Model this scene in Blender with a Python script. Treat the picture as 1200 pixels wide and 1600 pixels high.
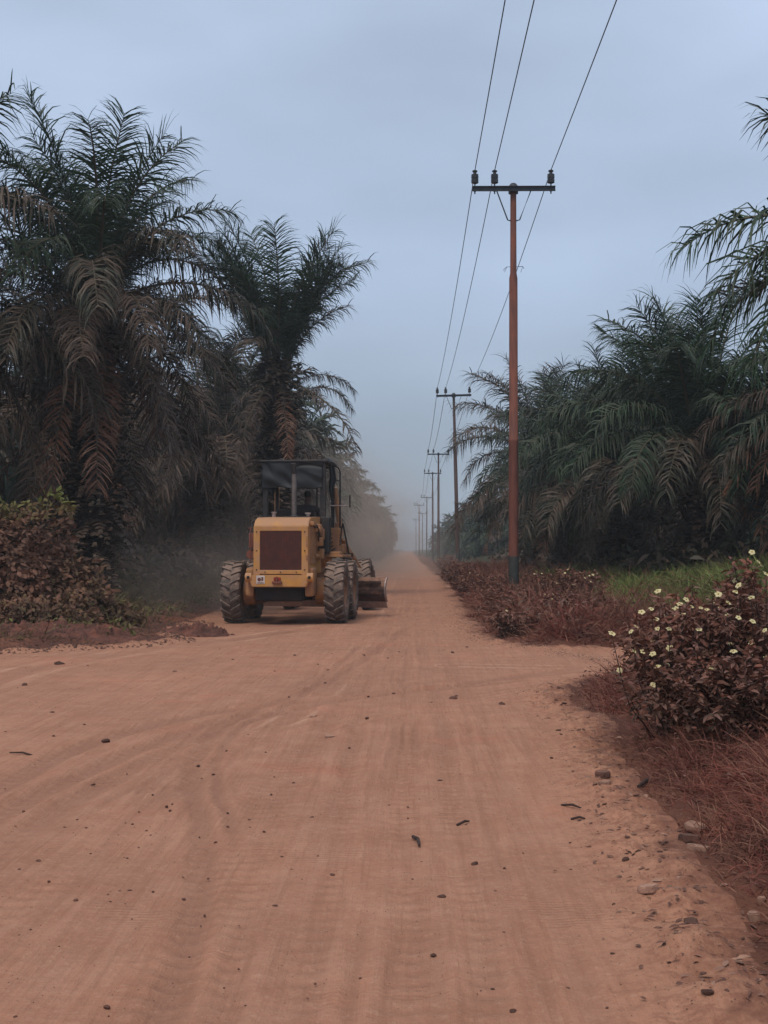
import bpy, bmesh, math, random
import numpy as np
from mathutils import Vector, Matrix, Euler
R = math.radians
for o in list(bpy.data.objects): bpy.data.objects.remove(o)
sc = bpy.context.scene
COL = sc.collection

# ------------------------------------------------------------------ camera
CAM_H = 1.45
F = 2000.0                      # focal length in pixels of the 1200x1600 photograph
cd = bpy.data.cameras.new('camera'); cam = bpy.data.objects.new('camera', cd); COL.objects.link(cam)
cam.location = (0, 0, CAM_H)
cam.rotation_euler = (R(90) + math.atan(58 / F), 0, math.atan(40 / F))
cd.sensor_fit = 'VERTICAL'; cd.sensor_height = 24; cd.lens = 24 * F / 1600
cd.clip_start = 0.1; cd.clip_end = 6000
sc.camera = cam
CM = cam.rotation_euler.to_matrix()

# ------------------------------------------------------------------ light
SUN_EL, SUN_AZ = 58, 205        # high hazy sun behind the camera, a little to its left
w = bpy.data.worlds.new('World'); sc.world = w; w.use_nodes = True
nt = w.node_tree; nt.nodes.clear()
N = nt.nodes.new; Lk = nt.links.new
wo = N('ShaderNodeOutputWorld'); bg = N('ShaderNodeBackground'); bg.inputs['Strength'].default_value = 0.094
sky = N('ShaderNodeTexSky'); sky.sky_type = 'NISHITA'; sky.sun_disc = False
sky.sun_elevation = R(SUN_EL); sky.sun_rotation = R(SUN_AZ); sky.dust_density = 3; sky.air_density = 1.2
tc = N('ShaderNodeTexCoord'); sp = N('ShaderNodeSeparateXYZ'); Lk(tc.outputs['Generated'], sp.inputs[0])
cr = N('ShaderNodeValToRGB'); Lk(sp.outputs['Z'], cr.inputs[0])     # overcast: brighter and bluer overhead
el = cr.color_ramp.elements
el[0].position = 0.0; el[0].color = (0.35, 0.415, 0.49, 1)
el[1].position = 1.0; el[1].color = (0.62, 0.63, 0.64, 1)
for p_, c_ in ((0.10, (0.355, 0.436, 0.55, 1)), (0.2, (0.402, 0.50, 0.66, 1)), (0.40, (0.462, 0.562, 0.738, 1))):
    e = el.new(p_); e.color = c_
mp = N('ShaderNodeMapping'); mp.inputs['Scale'].default_value = (1.6, 1.6, 4.5); Lk(tc.outputs['Generated'], mp.inputs[0])
nz = N('ShaderNodeTexNoise'); nz.inputs['Scale'].default_value = 1.7; nz.inputs['Detail'].default_value = 4; nz.inputs['Roughness'].default_value = 0.45
Lk(mp.outputs[0], nz.inputs['Vector'])
mr = N('ShaderNodeMapRange'); mr.inputs['From Min'].default_value = 0.3; mr.inputs['From Max'].default_value = 0.7
mr.inputs['To Min'].default_value = 8.4; mr.inputs['To Max'].default_value = 11.6; Lk(nz.outputs[0], mr.inputs[0])
vm = N('ShaderNodeVectorMath'); vm.operation = 'SCALE'; Lk(cr.outputs[0], vm.inputs[0]); Lk(mr.outputs[0], vm.inputs['Scale'])
mx = N('ShaderNodeMix'); mx.data_type = 'RGBA'; mx.inputs[0].default_value = 0.93
Lk(sky.outputs[0], mx.inputs[6]); Lk(vm.outputs[0], mx.inputs[7])
Lk(mx.outputs[2], bg.inputs[0]); Lk(bg.outputs[0], wo.inputs[0])
sd = bpy.data.lights.new('sun', 'SUN'); sd.energy = 1.45; sd.angle = R(18); sd.color = (1.0, 0.93, 0.84)
so = bpy.data.objects.new('sun', sd); COL.objects.link(so)
a = R(SUN_AZ); sdir = Vector((math.sin(a) * math.cos(R(SUN_EL)), math.cos(a) * math.cos(R(SUN_EL)), math.sin(R(SUN_EL))))
so.rotation_euler = sdir.to_track_quat('Z', 'Y').to_euler(); so.location = (0, 0, 40)
sc.view_settings.view_transform = 'Standard'; sc.view_settings.look = 'None'
sc.view_settings.exposure = 0.24; sc.view_settings.gamma = 1
sc.view_settings.use_curve_mapping = False
sc.cycles.volume_step_rate = 1.5; sc.cycles.volume_max_steps = 96
sc.cycles.transparent_max_bounces = 8

# ------------------------------------------------------------------ helpers
def at(px, py, Y):
    d = CM @ Vector(((px - 600) / F, (800 - py) / F, -1)); k = Y / d.y
    return Vector((d.x * k, Y, CAM_H + d.z * k))
def onground(px, py, z=0.0):
    d = CM @ Vector(((px - 600) / F, (800 - py) / F, -1)); k = (z - CAM_H) / d.z
    return Vector((d.x * k, d.y * k, z))

_hc = {}
def vnoise(x, y, scale, seed=0, oct=1):
    """smooth value noise in -1..1"""
    tot = np.zeros_like(x, dtype=float); amp = 1.0; s = 0
    for o_ in range(oct):
        fx = x / scale; fy = y / scale
        ix = np.floor(fx).astype(np.int64); iy = np.floor(fy).astype(np.int64)
        tx = fx - ix; ty = fy - iy; tx = tx * tx * (3 - 2 * tx); ty = ty * ty * (3 - 2 * ty)
        def h(i, j):
            v = (i * 374761393 + j * 668265263 + (seed + o_) * 1442695041) & 0xffffffff
            v = ((v ^ (v >> 13)) * 1274126177) & 0xffffffff
            return ((v ^ (v >> 16)) & 0xffff) / 32767.5 - 1
        a_ = h(ix, iy) * (1 - tx) + h(ix + 1, iy) * tx
        b_ = h(ix, iy + 1) * (1 - tx) + h(ix + 1, iy + 1) * tx
        tot += amp * (a_ * (1 - ty) + b_ * ty); s += amp; amp *= 0.5; scale /= 2.03
    return tot / s

def np_mesh(name, V, Fq, mat=None, attrs=None, smooth=False, uvless=True):
    """mesh from numpy verts and an (n,4) or (n,3) face array"""
    me = bpy.data.meshes.new(name)
    V = np.asarray(V, dtype=np.float32); Fq = np.asarray(Fq, dtype=np.int32)
    k = Fq.shape[1]
    me.vertices.add(len(V)); me.vertices.foreach_set('co', V.ravel())
    me.loops.add(Fq.size); me.loops.foreach_set('vertex_index', Fq.ravel())
    me.polygons.add(len(Fq)); me.polygons.foreach_set('loop_start', np.arange(0, Fq.size, k, dtype=np.int32))
    me.update(calc_edges=True)
    if smooth: me.polygons.foreach_set('use_smooth', np.ones(len(Fq), dtype=bool))
    for an, av in (attrs or {}).items():
        at_ = me.attributes.new(an, 'FLOAT', 'POINT'); at_.data.foreach_set('value', np.asarray(av, dtype=np.float32))
    if mat: me.materials.append(mat)
    me.validate()
    return me

def link(name, me, parent=None, loc=None, rz=None, **props):
    o = bpy.data.objects.new(name, me); COL.objects.link(o)
    if parent is not None: o.parent = parent
    if loc is not None: o.location = loc
    if rz is not None: o.rotation_euler = (0, 0, rz)
    for k_, v_ in props.items():
        if v_ is not None: o[k_] = v_
    return o
def empty(name, loc=(0, 0, 0), rz=0, **props):
    return link(name, None, None, loc, rz, **props)

class MB:
    """collects faces for ONE mesh"""
    def __init__(s): s.bm = bmesh.new()
    def box(s, c, d, rot=None, bev=0.0, seg=2, taper=None):
        r = bmesh.ops.create_cube(s.bm, size=1); vs = r['verts']
        for v in vs:
            v.co = Vector((v.co.x * d[0], v.co.y * d[1], v.co.z * d[2]))
            if taper and v.co.z > 0: v.co.x *= taper[0]; v.co.y *= taper[1]
        if bev > 0:
            es = list({e for v in vs for e in v.link_edges})
            rb = bmesh.ops.bevel(s.bm, geom=es, offset=bev, segments=seg, affect='EDGES', profile=0.6)
            vs = list({v for f in rb['faces'] for v in f.verts} | {v for v in vs if v.is_valid})
        M = Matrix.Translation(c) @ (Euler(rot).to_matrix().to_4x4() if rot else Matrix())
        for v in vs: v.co = M @ v.co
        return s
    def tube(s, p, q, r0, r1=None, n=12, cap=True):
        p = Vector(p); q = Vector(q); r1 = r0 if r1 is None else r1
        L = (q - p).length
        if L < 1e-6: return s
        M = Matrix.Translation((p + q) / 2) @ (q - p).to_track_quat('Z', 'Y').to_matrix().to_4x4()
        bmesh.ops.create_cone(s.bm, cap_ends=cap, segments=n, radius1=r0, radius2=r1, depth=L, matrix=M)
        return s
    def path(s, pts, r, n=8):
        """swept tube, r a number or list"""
        pts = [Vector(p) for p in pts]; rs = r if isinstance(r, (list, tuple)) else [r] * len(pts)
        rings = []
        up = Vector((0, 0, 1))
        for i, p in enumerate(pts):
            t = (pts[min(i + 1, len(pts) - 1)] - pts[max(i - 1, 0)]).normalized()
            ref = up if abs(t.z) < 0.9 else Vector((1, 0, 0))
            u = t.cross(ref).normalized(); v_ = t.cross(u)
            rings.append([s.bm.verts.new(p + (u * math.cos(2 * math.pi * k / n) + v_ * math.sin(2 * math.pi * k / n)) * rs[i]) for k in range(n)])
            if i and False: pass
        for a_, b_ in zip(rings, rings[1:]):
            for k in range(n): s.bm.faces.new((a_[k], a_[(k + 1) % n], b_[(k + 1) % n], b_[k]))
        s.bm.faces.new(rings[0][::-1]); s.bm.faces.new(rings[-1])
        return s
    def lathe(s, prof, n=32, axis='X', c=(0, 0, 0), closed=True):
        """prof = [(along, radius)]"""
        rings = []
        for (u, r) in prof:
            ring = []
            for k in range(n):
                a_ = 2 * math.pi * k / n; y = r * math.cos(a_); z = r * math.sin(a_)
                co = (u, y, z) if axis == 'X' else (y, z, u)
                ring.append(s.bm.verts.new(Vector(co) + Vector(c)))
            rings.append(ring)
        pr = list(zip(rings, rings[1:]))
        if closed: pr.append((rings[-1], rings[0]))
        for a_, b_ in pr:
            for k in range(n): s.bm.faces.new((a_[k], a_[(k + 1) % n], b_[(k + 1) % n], b_[k]))
        if not closed:
            s.bm.faces.new(rings[0][::-1]); s.bm.faces.new(rings[-1])
        return s
    def prism(s, poly, a_, b_, axis='X'):
        """polygon extruded from a_ to b_ along an axis; poly in the other two axes"""
        def mk(t, p):
            return {'X': (t, p[0], p[1]), 'Y': (p[0], t, p[1]), 'Z': (p[0], p[1], t)}[axis]
        A = [s.bm.verts.new(mk(a_, p)) for p in poly]; B = [s.bm.verts.new(mk(b_, p)) for p in poly]
        n = len(poly)
        for k in range(n): s.bm.faces.new((A[k], A[(k + 1) % n], B[(k + 1) % n], B[k]))
        s.bm.faces.new(A[::-1]); s.bm.faces.new(B)
        return s
    def mesh(s, name, mat, smooth=False, bevel=0):
        bmesh.ops.recalc_face_normals(s.bm, faces=s.bm.faces)
        if bevel:
            es = [e for e in s.bm.edges if len(e.link_faces) == 2 and e.calc_face_angle(0) > 0.6]
            bmesh.ops.bevel(s.bm, geom=es, offset=bevel, segments=2, affect='EDGES', clamp_overlap=True)
        me = bpy.data.meshes.new(name); s.bm.to_mesh(me); s.bm.free()
        if smooth:
            me.shade_smooth() if hasattr(me, 'shade_smooth') else None
            try: me.set_sharp_from_angle(angle=R(35))
            except Exception: pass
        me.materials.append(mat)
        return me
    def build(s, name, mat, parent=None, smooth=False, loc=None, bevel=0, **props):
        return link(name, s.mesh(name, mat, smooth, bevel), parent, loc, **props)

# ------------------------------------------------------------------ materials
def mat(name, c1, c2=None, rough=0.8, metal=0.0, scale=4.0, detail=5, bump=0.0, bscale=None, dust=None, dust_amt=0.5, spec=0.3, coord='Object', attr=None, attr_col=None, rnd=0.0, transl=0.0, stretch=None):
    m = bpy.data.materials.new(name); m.use_nodes = True; t = m.node_tree; t.nodes.clear()
    N = t.nodes.new; Lk = t.links.new
    out = N('ShaderNodeOutputMaterial'); b = N('ShaderNodeBsdfPrincipled')
    b.inputs['Roughness'].default_value = rough; b.inputs['Metallic'].default_value = metal
    b.inputs['Specular IOR Level'].default_value = spec
    tc = N('ShaderNodeTexCoord'); vec = tc.outputs[coord]
    if stretch:
        mp = N('ShaderNodeMapping'); mp.inputs['Scale'].default_value = stretch; Lk(vec, mp.inputs[0]); vec = mp.outputs[0]
    nz = N('ShaderNodeTexNoise'); nz.inputs['Scale'].default_value = scale; nz.inputs['Detail'].default_value = detail
    nz.inputs['Roughness'].default_value = 0.6; Lk(vec, nz.inputs['Vector'])
    def mix(fac, A, B):
        x = N('ShaderNodeMix'); x.data_type = 'RGBA'
        for sock, v in ((x.inputs[0], fac), (x.inputs[6], A), (x.inputs[7], B)):
            if hasattr(v, 'is_linked'): Lk(v, sock)
            elif isinstance(v, (int, float)): sock.default_value = v
            else: sock.default_value = (*v, 1)
        return x.outputs[2]
    def ramp(src, lo, hi, a_=0.0, b_=1.0):
        r_ = N('ShaderNodeMapRange'); r_.inputs['From Min'].default_value = lo; r_.inputs['From Max'].default_value = hi
        r_.inputs['To Min'].default_value = a_; r_.inputs['To Max'].default_value = b_
        Lk(src, r_.inputs[0]); return r_.outputs[0]
    col = mix(ramp(nz.outputs[0], 0.35, 0.65), c1, c2 or tuple(x * 0.7 for x in c1))
    if attr: 
        aa = N('ShaderNodeAttribute'); aa.attribute_name = attr
        col = mix(aa.outputs['Fac'], col, attr_col)
    if rnd:
        oi = N('ShaderNodeObjectInfo'); hs = N('ShaderNodeHueSaturation')
        Lk(ramp(oi.outputs['Random'], 0, 1, 1 - rnd, 1 + rnd), hs.inputs['Value']); Lk(col, hs.inputs['Color']); col = hs.outputs[0]
    if dust:      # dust lies on faces that look up, broken by noise
        ge = N('ShaderNodeNewGeometry'); sx = N('ShaderNodeSeparateXYZ'); Lk(ge.outputs['Normal'], sx.inputs[0])
        n2 = N('ShaderNodeTexNoise'); n2.inputs['Scale'].default_value = scale * 1.7; n2.inputs['Detail'].default_value = 6; Lk(vec, n2.inputs['Vector'])
        ad = N('ShaderNodeMath'); ad.operation = 'MULTIPLY_ADD'; Lk(sx.outputs['Z'], ad.inputs[0]); ad.inputs[1].default_value = 0.25; Lk(n2.outputs[0], ad.inputs[2])
        col = mix(ramp(ad.outputs[0], 0.62 - dust_amt * 0.35, 0.86 - dust_amt * 0.2, 0, 0.9), col, dust)
    Lk(col, b.inputs['Base Color'])
    if bump:
        n3 = N('ShaderNodeTexNoise'); n3.inputs['Scale'].default_value = bscale or scale * 5; n3.inputs['Detail'].default_value = 6; Lk(vec, n3.inputs['Vector'])
        bp = N('ShaderNodeBump'); bp.inputs['Strength'].default_value = bump; bp.inputs['Distance'].default_value = 0.02
        Lk(n3.outputs[0], bp.inputs['Height']); Lk(bp.outputs[0], b.inputs['Normal'])
    sh = b.outputs[0]
    if transl:
        tr = N('ShaderNodeBsdfTranslucent'); Lk(col, tr.inputs['Color']); ms = N('ShaderNodeMixShader'); ms.inputs[0].default_value = transl
        Lk(sh, ms.inputs[1]); Lk(tr.outputs[0], ms.inputs[2]); sh = ms.outputs[0]
    Lk(sh, out.inputs['Surface'])
    return m

DUST = (0.36, 0.18, 0.11)
M_yellow = mat('yellow_paint', (0.60, 0.29, 0.055), (0.43, 0.20, 0.055), 0.62, scale=3, dust=(0.42, 0.225, 0.13), dust_amt=0.85, bump=0.15, bscale=30)
M_yellow_worn = mat('worn_yellow', (0.42, 0.20, 0.055), (0.26, 0.125, 0.06), 0.7, scale=5, dust=DUST, dust_amt=0.8)
M_grille = mat('grille_mesh', (0.13, 0.04, 0.028), (0.075, 0.028, 0.022), 0.7, scale=6)
M_black = mat('black_steel', (0.018, 0.018, 0.020), (0.035, 0.028, 0.026), 0.5, scale=5, dust=(0.12, 0.075, 0.055), dust_amt=0.2)
M_dark = mat('greasy_underbody', (0.015, 0.012, 0.012), (0.03, 0.02, 0.018), 0.8, scale=5)
M_tarp = mat('tarpaulin', (0.009, 0.010, 0.012), (0.018, 0.02, 0.023), 0.55, scale=2, spec=0.3, bump=0.2, bscale=6)
M_tyre = mat('dusty_rubber', (0.125, 0.100, 0.085), (0.06, 0.050, 0.044), 0.9, scale=6, dust=(0.27, 0.18, 0.14), dust_amt=0.55)
M_rim = mat('rim_steel', (0.30, 0.16, 0.06), (0.16, 0.1, 0.06), 0.7, scale=6, dust=DUST, dust_amt=0.6)
M_pipe = mat('exhaust_steel', (0.17, 0.145, 0.135), (0.10, 0.085, 0.08), 0.6, metal=0.2, scale=8)
M_blade = mat('blade_steel', (0.11, 0.062, 0.05), (0.05, 0.033, 0.03), 0.5, metal=0.2, scale=4, dust=DUST, dust_amt=0.4)
M_edge = mat('bright_edge', (0.42, 0.33, 0.30), (0.3, 0.22, 0.2), 0.4, metal=0.3, scale=8)
M_white = mat('white_plate', (0.62, 0.56, 0.52), (0.5, 0.42, 0.38), 0.6, scale=20)
M_red = mat('red_lens', (0.32, 0.03, 0.02), (0.2, 0.03, 0.02), 0.3, scale=8)
M_hose = mat('rubber_hose', (0.02, 0.018, 0.018), (0.05, 0.035, 0.03), 0.6, scale=8)
M_cyl = mat('cylinder_paint', (0.48, 0.27, 0.13), (0.36, 0.2, 0.11), 0.5, scale=6, dust=DUST, dust_amt=0.4)
M_skin = mat('skin', (0.10, 0.052, 0.036), (0.08, 0.042, 0.03), 0.6, scale=8)
M_hair = mat('hair', (0.008, 0.007, 0.007), (0.014, 0.011, 0.01), 0.7, scale=30)
M_shirt = mat('dark_cloth', (0.035, 0.028, 0.030), (0.05, 0.038, 0.038), 0.9, scale=10)
M_trous = mat('trouser_cloth', (0.03, 0.03, 0.04), (0.045, 0.04, 0.05), 0.9, scale=10)
M_rust = mat('rusty_steel', (0.24, 0.080, 0.050), (0.13, 0.052, 0.042), 0.75, scale=3, stretch=(3, 3, 0.5), bump=0.2, bscale=20)
M_rustd = mat('old_dark_steel', (0.105, 0.058, 0.050), (0.060, 0.042, 0.040), 0.75, scale=3, stretch=(3, 3, 0.5))
M_foot = mat('dark_paint_band', (0.055, 0.058, 0.052), (0.035, 0.036, 0.034), 0.7, scale=6)
M_arm = mat('galvanised_dark', (0.055, 0.062, 0.075), (0.035, 0.04, 0.05), 0.6, scale=6)
M_insul = mat('porcelain', (0.013, 0.011, 0.012), (0.02, 0.015, 0.015), 0.25, scale=6, spec=0.5)
M_wire = mat('conductor', (0.045, 0.05, 0.058), (0.06, 0.06, 0.065), 0.5, metal=0.4, scale=4)
# ------------------------------------------------------------------ ground shape
XR = np.array([(-60, 1.3), (2, 1.12), (4.5, 1.17), (6.1, 1.24), (8, 1.37), (10.6, 1.58), (12.0, 1.50), (13.0, 1.5), (13.8, 1.75), (14.6, 2.6),
               (16.5, 2.7), (18.6, 1.95), (20, 1.3), (22.8, 1.15), (31, 1.34), (50, 1.5), (130, 1.35), (3000, 1.35)])
XL = np.array([(-60, -4.3), (17, -6.4), (18.2, -4.9), (20, -3.9), (22, -4.25), (26, -4.4), (34, -4.35), (60, -4.3), (3000, -4.3)])
def outside(x, y):
    """metres outside the bare dirt, negative on it"""
    wob = vnoise(x, y, 1.3, 5, 3) * 0.16 * np.clip(np.abs(y) / 12, 0.45, 1.6)
    oR = x - np.interp(y, XR[:, 0], XR[:, 1])
    oR = np.minimum(oR, np.maximum(14.2 - y, y - 18.7) * 0.9)
    oL = np.interp(y, XL[:, 0], XL[:, 1]) - x
    oL = np.minimum(oL, np.maximum(8.5 - y, y - 18.0 - np.clip((x + 5.6) * 0.9, 0, 3)))
    return np.maximum(oR, oL) + wob
def sstep(t): t = np.clip(t, 0, 1); return t * t * (3 - 2 * t)
# wheel tracks drawn on the dirt (polylines in photo pixels, on the ground)
TRK = []
def track(pts, wid, dep, dark, strong=False):
    P = [onground(*p) for p in pts]
    out = []
    for i in range(len(P) - 1):      # catmull-rom
        p0 = P[max(i - 1, 0)]; p1 = P[i]; p2 = P[i + 1]; p3 = P[min(i + 2, len(P) - 1)]
        for k in range(8):
            t = k / 8
            out.append(0.5 * ((2 * p1) + (p2 - p0) * t + (2 * p0 - 5 * p1 + 4 * p2 - p3) * t * t + (3 * p1 - p0 - 3 * p2 + p3) * t ** 3))
    out.append(P[-1])
    TRK.append((np.array([(p.x, p.y) for p in out]), wid, dep, dark, strong))
track([(1000, 1040), (760, 1066), (480, 1098), (300, 1120), (120, 1170), (-60, 1260)], 0.12, 0.012, 0.6, True)
track([(900, 1046), (700, 1072), (440, 1110), (280, 1150), (100, 1225), (-60, 1310)], 0.11, 0.012, 0.6, True)
track([(800, 1066), (560, 1092), (380, 1130), (240, 1185), (60, 1290), (-40, 1370)], 0.10, 0.010, 0.5, True)
track([(640, 980), (520, 1062), (400, 1110), (320, 1160), (305, 1240), (320, 1330), (300, 1440), (260, 1600)], 0.075, 0.010, 0.6, True)
track([(560, 1010), (470, 1090), (372, 1140), (338, 1190), (345, 1250), (365, 1300)], 0.05, 0.008, 0.55, True)
track([(520, 978), (470, 985), (360, 1000), (220, 1016), (60, 1045), (-60, 1080)], 0.20, 0.010, 0.45)
rt = random.Random(12)
for px_b, wd, dk in ((420, .05, .35), (462, .075, .45), (548, .03, .6), (606, .025, .6), (640, .09, .35), (690, .035, .45), (772, .075, .42), (868, .025, .5), (930, .05, .3)):
    q = (px_b - 640); w1, w2, w3 = (rt.uniform(-14, 14) for _ in range(3))
    track([(640 + q * 0.05, 905), (640 + q * 0.19 + w1 * .5, 1000), (640 + q * 0.36 + w2, 1130), (640 + q * 0.56 + w3, 1280), (640 + q * 0.78, 1430), (640 + q, 1600)], wd, 0.007, dk)
track([(655, 900), (620, 1000), (540, 1100), (420, 1300), (380, 1450), (330, 1600)], 0.07, 0.006, 0.45)
track([(625, 900), (590, 1010), (450, 1200), (330, 1400), (200, 1600)], 0.11, 0.008, 0.4)
for k_ in range(4):     # thin strands beside the turning tracks
    o_ = 14 + k_ * 13
    track([(940, 1050 + o_ * .3), (720, 1078 + o_ * .4), (460, 1116 + o_ * .8), (300, 1160 + o_ * 1.2), (100, 1245 + o_ * 1.8), (-60, 1340 + o_ * 2.4)], 0.022 + 0.01 * (k_ % 2), 0.006, 0.5)
    track([(640 - o_ * .2, 985), (520 - o_, 1070), (395 - o_, 1125), (318 - o_ * 1.2, 1185), (300 - o_ * 1.6, 1260), (300 - o_ * 2, 1360), (260 - o_ * 2.2, 1500)], 0.02 + 0.008 * (k_ % 2), 0.005, 0.45)
track([(600, 1000), (500, 1090), (330, 1200), (150, 1330), (-60, 1460)], 0.09, 0.007, 0.35)
track([(700, 1040), (900, 1044), (1100, 1040)], 0.13, 0.010, 0.6)
track([(720, 1022), (900, 1026), (1100, 1022)], 0.10, 0.010, 0.5)

def height(x, y, fine=True):
    o = outside(x, y)
    side = np.where(x > 0, 1.0, 0.0)
    z = np.zeros_like(x)
    # verges: short bank then a gentle rise away from the road
    z += sstep(o / 0.9) * (0.16 * side + 0.14 * (1 - side))
    far = sstep((y - 18) / 8)
    z += sstep((x - 2.8) / 5.0) * 0.80 * far * sstep(o / 2)
    z += sstep((-x - 4.6) / 4.2) * 0.80 * far * sstep(o / 2)
    z += sstep(o / 1.5) * vnoise(x, y, 2.2, 11, 3) * 0.07
    # road camber and long undulation
    on = sstep(-o / 0.6)
    z += on * (vnoise(x, y * 0.35, 1.6, 2, 2) * 0.016)
    # crumbly berm along the edge
    band = np.exp(-((o + 0.12) / 0.24) ** 2)
    z += band * (0.035 + 0.07 * vnoise(x, y, 0.24, 21, 3) + 0.028 * np.abs(vnoise(x, y, 0.09, 22, 2)))
    if fine:
        z += 0.004 * vnoise(x, y, 0.09, 31, 3) * (1 + 1.2 * sstep((x - 0.1) / 1.2))
    return z, o

def build_ground():
    def lines(segs):
        out = [segs[0][0]]
        for (a_, b_, s0, g) in segs:
            p = a_; s = s0
            while p < b_ - 1e-6:
                p += s; s *= g; out.append(min(p, b_))
        return np.unique(np.array(out))
    xp = lines([(0, 2.6, 0.026, 1.0), (2.6, 8, 0.04, 1.03), (8, 30, 0.5, 1.06), (30, 900, 3, 1.25)])
    xs = np.concatenate([-xp[::-1][:-1], xp])
    ys = lines([(-60, -2, 2, 1.0), (-2, 3.2, 0.2, 1.0), (3.2, 8, 0.026, 1.0), (8, 48, 0.03, 1.0045), (48, 1500, 0.4, 1.03)])
    X, Y = np.meshgrid(xs, ys); x = X.ravel(); y = Y.ravel()
    z, o = height(x, y)
    trk = np.zeros_like(x); rut = np.zeros_like(x); tread = np.zeros_like(x)
    sel = np.where((y > 3) & (y < 80) & (np.abs(x) < 8.5))[0]
    sx = x[sel]; sy = y[sel]
    for P, wid, dep, dark, strong in TRK:
        best = np.full(len(sel), 1e9)
        bx0, bx1, by0, by1 = P[:, 0].min() - 0.6, P[:, 0].max() + 0.6, P[:, 1].min() - 0.6, P[:, 1].max() + 0.6
        m = (sx > bx0) & (sx < bx1) & (sy > by0) & (sy < by1); mi = np.where(m)[0]
        if not len(mi): continue
        qx = sx[mi] + 0.03 * vnoise(sx[mi], sy[mi], 0.5, 8, 2); qy = sy[mi]; d2 = np.full(len(mi), 1e9); run = 0.0; sl = np.zeros(len(mi)); lt = np.zeros(len(mi))
        for (ax, ay), (bx, by) in zip(P, P[1:]):
            vx, vy = bx - ax, by - ay; L2 = vx * vx + vy * vy + 1e-9
            t = np.clip(((qx - ax) * vx + (qy - ay) * vy) / L2, 0, 1)
            dn = (qx - ax - t * vx) ** 2 + (qy - ay - t * vy) ** 2; b_ = dn < d2; L_ = math.sqrt(L2)
            sl[b_] = (run + t * L_)[b_]; lt[b_] = (((qx - ax) * vy - (qy - ay) * vx) / L_)[b_]; run += L_
            d2 = np.minimum(d2, dn)
        d = np.sqrt(d2); s = wid
        prof = np.exp(-(d / s) ** 4); berm = np.exp(-((d - s * 1.35) / (s * 0.4)) ** 2)
        brk = np.clip((0.9 if strong else 0.5) + (0.35 if strong else 0.75) * vnoise(qx, qy, 1.1, 61, 3), 0, 1.15)
        rut[sel[mi]] += (-prof * dep * 1.2 + berm * dep * 1.0) * brk
        if wid > 0.06:
            ii = sel[mi]; tr_ = np.tanh(2.5 * np.sin(sl * 2 * math.pi / 0.125 + np.abs(lt) * 24)) * prof * sstep((vnoise(qx, qy, 1.5, 71, 2) + 0.35) * 3) * np.clip((13 - qy) / 4, 0, 1); tread[ii] = np.where(np.abs(tr_) > np.abs(tread[ii]), tr_, tread[ii])
        trk[sel[mi]] = np.maximum(trk[sel[mi]], (prof * dark) * brk); trk[sel[mi]] -= berm * 0.34 * dark * brk
    z = z + (rut + tread * 0.0045) * sstep(-o / 0.2)
    nx, ny = len(xs), len(ys)
    idx = np.arange(nx * ny).reshape(ny, nx)
    q = np.stack([idx[:-1, :-1], idx[:-1, 1:], idx[1:, 1:], idx[1:, :-1]], -1).reshape(-1, 4)
    fo = o[q].mean(1); onroad = fo < 0.05
    V = np.stack([x, y, z], 1)
    loose = sstep((o + 0.75) / 0.6) ; loose = np.where(x > 0, loose, loose * 0.7)
    def part(mask, name, m):
        f = q[mask]; u, inv = np.unique(f, return_inverse=True)
        me = np_mesh(name, V[u], inv.reshape(-1, 4), m, {'track': trk[u], 'tread': tread[u], 'loose': loose[u], 'out': np.clip(o[u], -2, 6)}, smooth=True)
        return link(name, me, kind='structure')
    part(onroad, 'road', road_mat()); part(~onroad, 'ground', ground_mat())

def soil_nodes(t, vec):
    N = t.nodes.new; Lk = t.links.new
    def noise(scale, det=5, rough=0.6, st=None):
        v = vec
        if st:
            mp = N('ShaderNodeMapping'); mp.inputs['Scale'].default_value = st; Lk(vec, mp.inputs[0]); v = mp.outputs[0]
        n = N('ShaderNodeTexNoise'); n.inputs['Scale'].default_value = scale; n.inputs['Detail'].default_value = det; n.inputs['Roughness'].default_value = rough
        Lk(v, n.inputs['Vector']); return n.outputs[0]
    def rng(s, lo, hi, a_=0., b_=1.):
        r_ = N('ShaderNodeMapRange'); r_.inputs['From Min'].default_value = lo; r_.inputs['From Max'].default_value = hi
        r_.inputs['To Min'].default_value = a_; r_.inputs['To Max'].default_value = b_; Lk(s, r_.inputs[0]); return r_.outputs[0]
    def mix(fac, A, B, mode='MIX'):
        x = N('ShaderNodeMix'); x.data_type = 'RGBA'; x.blend_type = mode
        for sock, v in ((x.inputs[0], fac), (x.inputs[6], A), (x.inputs[7], B)):
            if hasattr(v, 'is_linked'): Lk(v, sock)
            elif isinstance(v, (int, float)): sock.default_value = v
            else: sock.default_value = (*v, 1)
        return x.outputs[2]
    def math_(op, A, B):
        x = N('ShaderNodeMath'); x.operation = op
        for i, v in enumerate((A, B)):
            if hasattr(v, 'is_linked'): Lk(v, x.inputs[i])
            else: x.inputs[i].default_value = v
        return x.outputs[0]
    def attr(n):
        a_ = N('ShaderNodeAttribute'); a_.attribute_name = n; return a_.outputs['Fac']
    return noise, rng, mix, math_, attr

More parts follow.
